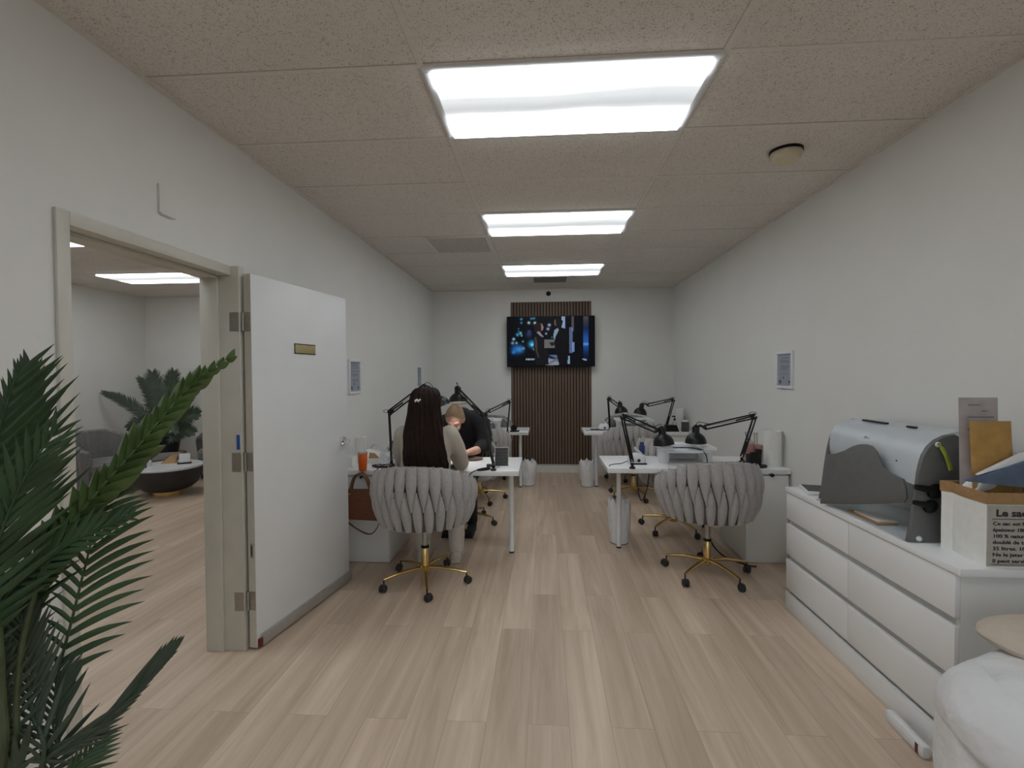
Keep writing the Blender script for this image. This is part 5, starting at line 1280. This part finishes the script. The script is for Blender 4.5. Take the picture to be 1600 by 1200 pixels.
for kx in (-.69, -.91):
    q = MB(); limb(q, [(kx, 4.565, .048), (kx, 4.47, .042), (kx, 4.365, .034)], [.044, .041, .034]); q.box(kx - .038, 4.34, 0, kx + .038, 4.60, .018)
    skinpart(q, 'shoe', M['blackc'], Tn, to, .008, 2)
FM = Matrix.Translation(Vector(rel(hc, to))) @ frame_of(hF, hU)
hm = MB(); rows = []
for i in range(15):       # hair shell over the skull, hairline at the front
    ph = i / 14 * PI * .58; row = []
    for j in range(40):
        a = 2 * PI * j / 40; fr_ = math.sin(a)       # +y is the face
        lim = ph * (1 - .58 * max(0, fr_)) * (1 + .28 * max(0, -fr_)); wv = .0022 * math.sin(a * 26) * math.sin(ph)
        row.append((( .080 + wv) * math.sin(lim) * math.cos(a), -.014 + (.101 + wv) * math.sin(lim) * math.sin(a), .026 + (.098 + wv) * math.cos(lim)))
    rows.append(row)
hm.grid(rows, True); hm.xf(FM); hr = make(hm, 'hair', M['hairbl'], Tn, solid=.006)
bn = MB(); bn.ball((0, -.115, .060), (.040, .034, .038), 18, 12); bn.xf(FM); make(bn, 'bun', M['hairbl'], hr)
st = MB(); r2 = random.Random(2)
for i in range(210):
    a = r2.uniform(0, 2 * PI); P = []; up = 1 + r2.uniform(0, .045); ext = r2.uniform(.52, .61)
    for j in range(9):
        q = j / 8; lim = PI * ext * (1 - q) * (1 - .58 * max(0, math.sin(a))) * (1 + .28 * max(0, -math.sin(a))); aa = a + (-PI / 2 - a) * 0
        P.append((.0845 * up * math.sin(lim) * math.cos(a), -.014 + .106 * up * math.sin(lim) * math.sin(a) - .05 * q * q, .026 + .1035 * up * math.cos(lim)))
    st.tube(P, [.0006] + [.0024] * 7 + [.0010], 5)
st.xf(FM); make(st, 'strands', M['hairbl'], hr)
for s_ in (-1, 1):
    eb = MB().tube([(s_ * .014, .094, .026), (s_ * .034, .0905, .031), (s_ * .054, .068, .024)], [.0018, .0026, .0012], 6)
    eb.xf(FM); make(eb, 'eyebrow', M['leather'], Tn)
for s_ in (-1, 1):
    el_ = MB().tube([(s_ * .020, .0795, .000), (s_ * .031, .0825, -.004), (s_ * .043, .077, -.001)], [.001, .0018, .001], 6)
    el_.xf(FM); make(el_, 'eyelashes', M['ink'], Tn)


# ================================================================ PALMS
def frond(name, pts, parent, org, n, ln, wd, ang, N, material, droop=.25, start=.12, sides=(1, 1), stem_r=.0045, curl=.0, seed=0, jit=.1, fold=.35, seg=6):
    """one feather leaf: rachis pts; leaflets leave it on both sides. ang=(base, tip) angles; N faces the viewer"""
    r2 = random.Random(seed); P = smooth_path(pts, 10); L = [0]
    for a, b in zip(P, P[1:]): L.append(L[-1] + (b - a).length)
    T_ = L[-1]; N = Vector(N).normalized(); mb = MB()
    def at(s):
        s = max(0, min(1, s)) * T_; i = 0
        while i < len(L) - 2 and L[i + 1] < s: i += 1
        q = (s - L[i]) / max(1e-9, L[i + 1] - L[i]); return P[i].lerp(P[i + 1], q), (P[i + 1] - P[i]).normalized()
    mb.tube([Vector(rel(p, org)) for p in P], [stem_r * (1 - .75 * i / (len(P) - 1)) for i in range(len(P))], 6)
    for k in range(n):
        t = start + (1 - start) * ((k + .5) / n) ** .85
        for side in (-1, 1):
            sc = sides[0] if side < 0 else sides[1]
            if sc <= 0: continue
            p, T = at(t); S = T.cross(N).normalized() * side
            prof = math.sin(PI * (.14 + .80 * (t - start) / (1 - start))) ** .7
            l = ln * sc * prof * (1 + r2.uniform(-jit, jit)); a = math.radians(ang[0] + (ang[1] - ang[0]) * t) * (1 + r2.uniform(-jit, jit) * .5)
            nn = (N + Vector((r2.uniform(-1, 1), r2.uniform(-1, 1), r2.uniform(-1, 1))) * .12).normalized()
            d = (T * math.cos(a) + S * math.sin(a)).normalized(); c0 = p; rows = []
            for i in range(seg + 1):
                q = i / seg; dd_ = (d + Vector((0, 0, -1)) * droop * q + S * curl * q + nn * .10 * q).normalized()
                if i: c0 = c0 + dd_ * (l / seg)
                w = wd * (.35 + .65 * math.sin(PI * min(1, .18 + q * .72))) * (1 - q ** 4) * min(1, .25 + .75 * l / (.75 * ln)) + .0004
                sd = dd_.cross(nn).normalized()
                rows.append([rel(c0 - sd * w * .5 - nn * w * fold * .5, org), rel(c0 + nn * w * fold * .3, org), rel(c0 + sd * w * .5 - nn * w * fold * .5, org)])
            mb.grid(rows)
    o = make(mb, name, material, parent, angle=70); return o
po = (-1.36, 1.06, 0)
PL = thing('potted_palm', 'tall feather-leaved palm in the near left corner before the doorway', 'potted plant', po)
make(MB().lathe([(0, 0), (.13, 0), (.165, .30), (.172, .32), (.155, .32), (.15, .27), (0, .27)], 36), 'pot', M['whitep'], PL)
make(MB().lathe([(0, .27), (.151, .27), (.151, .285), (0, .29)], 28), 'soil', mat('dark_soil', (.03, .02, .014), .95, bump=.6, bscale=60), PL)
V_ = (.75, -1, .25)           # roughly towards the room
# long frond reaching across the doorway
frond('frond', [(-1.34, 1.05, .28), (-1.289, 1.030, 0.712), (-1.225, 1.030, 0.956), (-1.163, 1.030, 1.063), (-1.102, 1.050, 1.164), (-1.048, 1.080, 1.250), (-0.999, 1.120, 1.331), (-0.947, 1.160, 1.422), (-0.893, 1.200, 1.503), (-0.836, 1.240, 1.560)], PL, po, 30, .100, .036, (58, 20), (.5, -1, .55), M['leafy'], droop=.12, start=.36, sides=(.85, .8), stem_r=.007, seed=1, fold=1.1, jit=.22)
# big fan at the left edge
frond('frond', [(-1.38, 1.04, .28), (-1.302, 0.980, 0.806), (-1.254, 0.980, 1.024), (-1.231, 0.980, 1.182), (-1.208, 0.980, 1.324), (-1.177, 0.980, 1.436), (-1.141, 0.980, 1.527)], PL, po, 25, .27, .0165, (54, 22), V_, M['leaf'], droop=.12, start=.30, sides=(.4, 1.05), stem_r=.007, seed=2, fold=.5)
frond('frond', [(-1.38, 1.03, .28), (-1.258, 0.930, 0.827), (-1.201, 0.930, 1.008), (-1.159, 0.930, 1.117), (-1.115, 0.930, 1.226), (-1.064, 0.930, 1.320), (-1.005, 0.930, 1.398)], PL, po, 22, .23, .0155, (50, 20), V_, M['leaf'], droop=.10, start=.34, sides=(.75, .85), stem_r=.006, seed=12, fold=.5)
# upright tip with splayed leaflets
frond('frond', [(-1.37, 1.05, .28), (-1.361, 1.040, 0.887), (-1.320, 1.050, 1.112), (-1.288, 1.060, 1.278), (-1.260, 1.070, 1.381), (-1.246, 1.080, 1.463), (-1.231, 1.080, 1.529)], PL, po, 17, .150, .020, (66, 14), (.6, -1, .1), M['leafd'], droop=-.02, start=.55, sides=(1, 1.05), stem_r=.006, seed=3)
# lattice frond below the long one
frond('frond', [(-1.36, 1.04, .28), (-1.267, 0.990, 0.830), (-1.216, 0.990, 0.991), (-1.129, 1.000, 1.084), (-1.044, 1.020, 1.145), (-0.946, 1.040, 1.187)], PL, po, 24, .14, .014, (52, 26), (.5, -1, .5), M['leaf'], droop=.10, start=.34, sides=(.9, .7), stem_r=.006, seed=4)
# frond rising by the door casing with leaflets over the lounge floor
frond('frond', [(-1.34, 1.05, .28), (-1.152, 1.040, 0.604), (-1.150, 1.050, 0.788), (-1.126, 1.060, 0.906), (-1.092, 1.070, 1.055), (-1.072, 1.080, 1.149), (-1.044, 1.090, 1.218)], PL, po, 16, .175, .0165, (72, 30), (.55, -1, .15), M['leaf'], droop=.42, start=.54, sides=(.42, 1.0), stem_r=.005, seed=5, jit=.06)
# dark fronds low at the left
frond('frond', [(-1.36, 1.04, .28), (-1.117, 0.980, 0.640), (-1.143, 0.990, 0.747), (-1.167, 1.000, 0.842), (-1.176, 1.000, 0.915), (-1.175, 1.000, 0.976)], PL, po, 17, .140, .0115, (52, 24), (.6, -1, .1), M['leafd'], droop=.02, start=.55, sides=(.7, 1.0), stem_r=.006, seed=6, jit=.06)
frond('frond', [(-1.35, 1.06, .28), (-1.137, 1.020, 0.606), (-1.140, 1.030, 0.703), (-1.145, 1.040, 0.764), (-1.141, 1.050, 0.827)], PL, po, 16, .125, .0115, (48, 30), (.6, -1, .1), M['leafd'], droop=.0, start=.5, sides=(.5, 1.0), stem_r=.0045, seed=7, jit=.06)
# frond pointing right along the floor
frond('frond', [(-1.34, 1.03, .28), (-1.173, 0.970, 0.624), (-1.111, 0.990, 0.654), (-1.053, 1.020, 0.677), (-1.003, 1.050, 0.722), (-0.955, 1.080, 0.780), (-0.905, 1.100, 0.832)], PL, po, 22, .140, .0150, (28, 10), (.6, -1, .1), M['leafd'], droop=.0, start=.42, sides=(1.15, .45), stem_r=.0045, seed=8, fold=.3)
frond('frond', [(-1.33, 1.04, .28), (-1.148, 1.000, 0.533), (-1.098, 1.020, 0.585), (-1.070, 1.040, 0.623), (-1.049, 1.060, 0.654)], PL, po, 15, .105, .0115, (56, 30), (.6, -1, .2), M['leaf'], droop=.15, start=.5, sides=(.5, 1), stem_r=.004, seed=9)
frond('frond', [(-1.38, 1.03, .28), (-1.190, 0.960, 0.653), (-1.174, 0.960, 0.768), (-1.178, 0.960, 0.852), (-1.199, 0.960, 0.936)], PL, po, 18, .10, .010, (66, 34), (.6, -1, .1), M['leafd'], droop=.05, start=.42, sides=(.6, 1), stem_r=.007, seed=10)
for q, rr in (([(-1.37, 1.05, .28), (-1.172, 0.970, 0.646), (-1.158, 0.970, 0.804), (-1.151, 0.980, 0.926), (-1.133, 1.000, 1.047), (-1.105, 1.010, 1.113)], .0075), ([(-1.39, 1.04, .28), (-1.175, 0.950, 0.662), (-1.168, 0.950, 0.831), (-1.173, 0.950, 0.998), (-1.205, 0.960, 1.132)], .009), ([(-1.36, 1.07, .28), (-1.218, 1.000, 0.619), (-1.216, 1.000, 0.766), (-1.238, 1.010, 0.937)], .007)):
    m = MB().tube([Vector(rel(p, po)) for p in smooth_path(q, 8)], [rr * (1 - .5 * i / 50) for i in range(len(smooth_path(q, 8)))], 8); make(m, 'stem', M['stem'], PL)

# lounge plant on the wooden stool
so = (PS[0], PS[1], .365)
LP = thing('potted_palm', 'cycad-like palm in a black pot on the wooden stool in the lounge', 'potted plant', so)
make(MB().lathe([(0, 0), (.15, 0), (.19, .22), (.195, .25), (.175, .25), (.17, .21), (0, .21)], 32), 'pot', M['darkwood'], LP)
make(MB().lathe([(0, .21), (.172, .21), (.172, .225), (0, .23)], 24).tube([(0, 0, .2), (.01, 0, .34)], [.045, .035], 10), 'trunk', M['stem'], LP)
B0 = (so[0], so[1], so[2] + .32)
for i, (pts, ln_, s2) in enumerate([
    ([B0, (-5.760, 6.780, 0.737), (-5.953, 6.700, 1.010), (-6.173, 6.620, 1.184), (-6.350, 6.550, 1.271)], .15, (1, 1)),
    ([B0, (-5.775, 6.850, 0.902), (-5.912, 6.900, 1.188), (-6.037, 6.920, 1.381), (-6.126, 6.920, 1.479)], .15, (1, 1)),
    ([B0, (-5.713, 6.850, 0.950), (-5.836, 6.920, 1.235), (-5.908, 6.950, 1.429), (-5.925, 6.950, 1.555)], .26, (1, 1)),
    ([B0, (-5.633, 6.850, 0.950), (-5.637, 6.900, 1.236), (-5.598, 6.920, 1.428), (-5.554, 6.920, 1.572)], .24, (1, 1)),
    ([B0, (-5.496, 6.750, 0.741), (-5.295, 6.700, 0.869), (-5.106, 6.660, 0.938), (-4.940, 6.620, 0.959)], .22, (1, 1)),
    ([B0, (-5.438, 6.700, 0.634), (-5.239, 6.600, 0.703), (-5.084, 6.550, 0.727), (-4.932, 6.500, 0.697)], .2, (1, 1)),
    ([B0, (-5.674, 6.700, 0.671), (-5.723, 6.600, 0.813), (-5.815, 6.550, 0.837), (-5.926, 6.500, 0.769)], .16, (1, 1)),
    ([B0, (-5.472, 6.600, 0.721), (-5.247, 6.400, 0.835), (-5.092, 6.300, 0.828), (-4.999, 6.250, 0.728)], .16, (1, 1))]):
    frond('frond', pts, LP, so, 34, ln_, .020, (62, 28), (.4, -1, .3), M['leafd'], droop=.1, start=.15, sides=s2, stem_r=.010, seed=40 + i, seg=4)
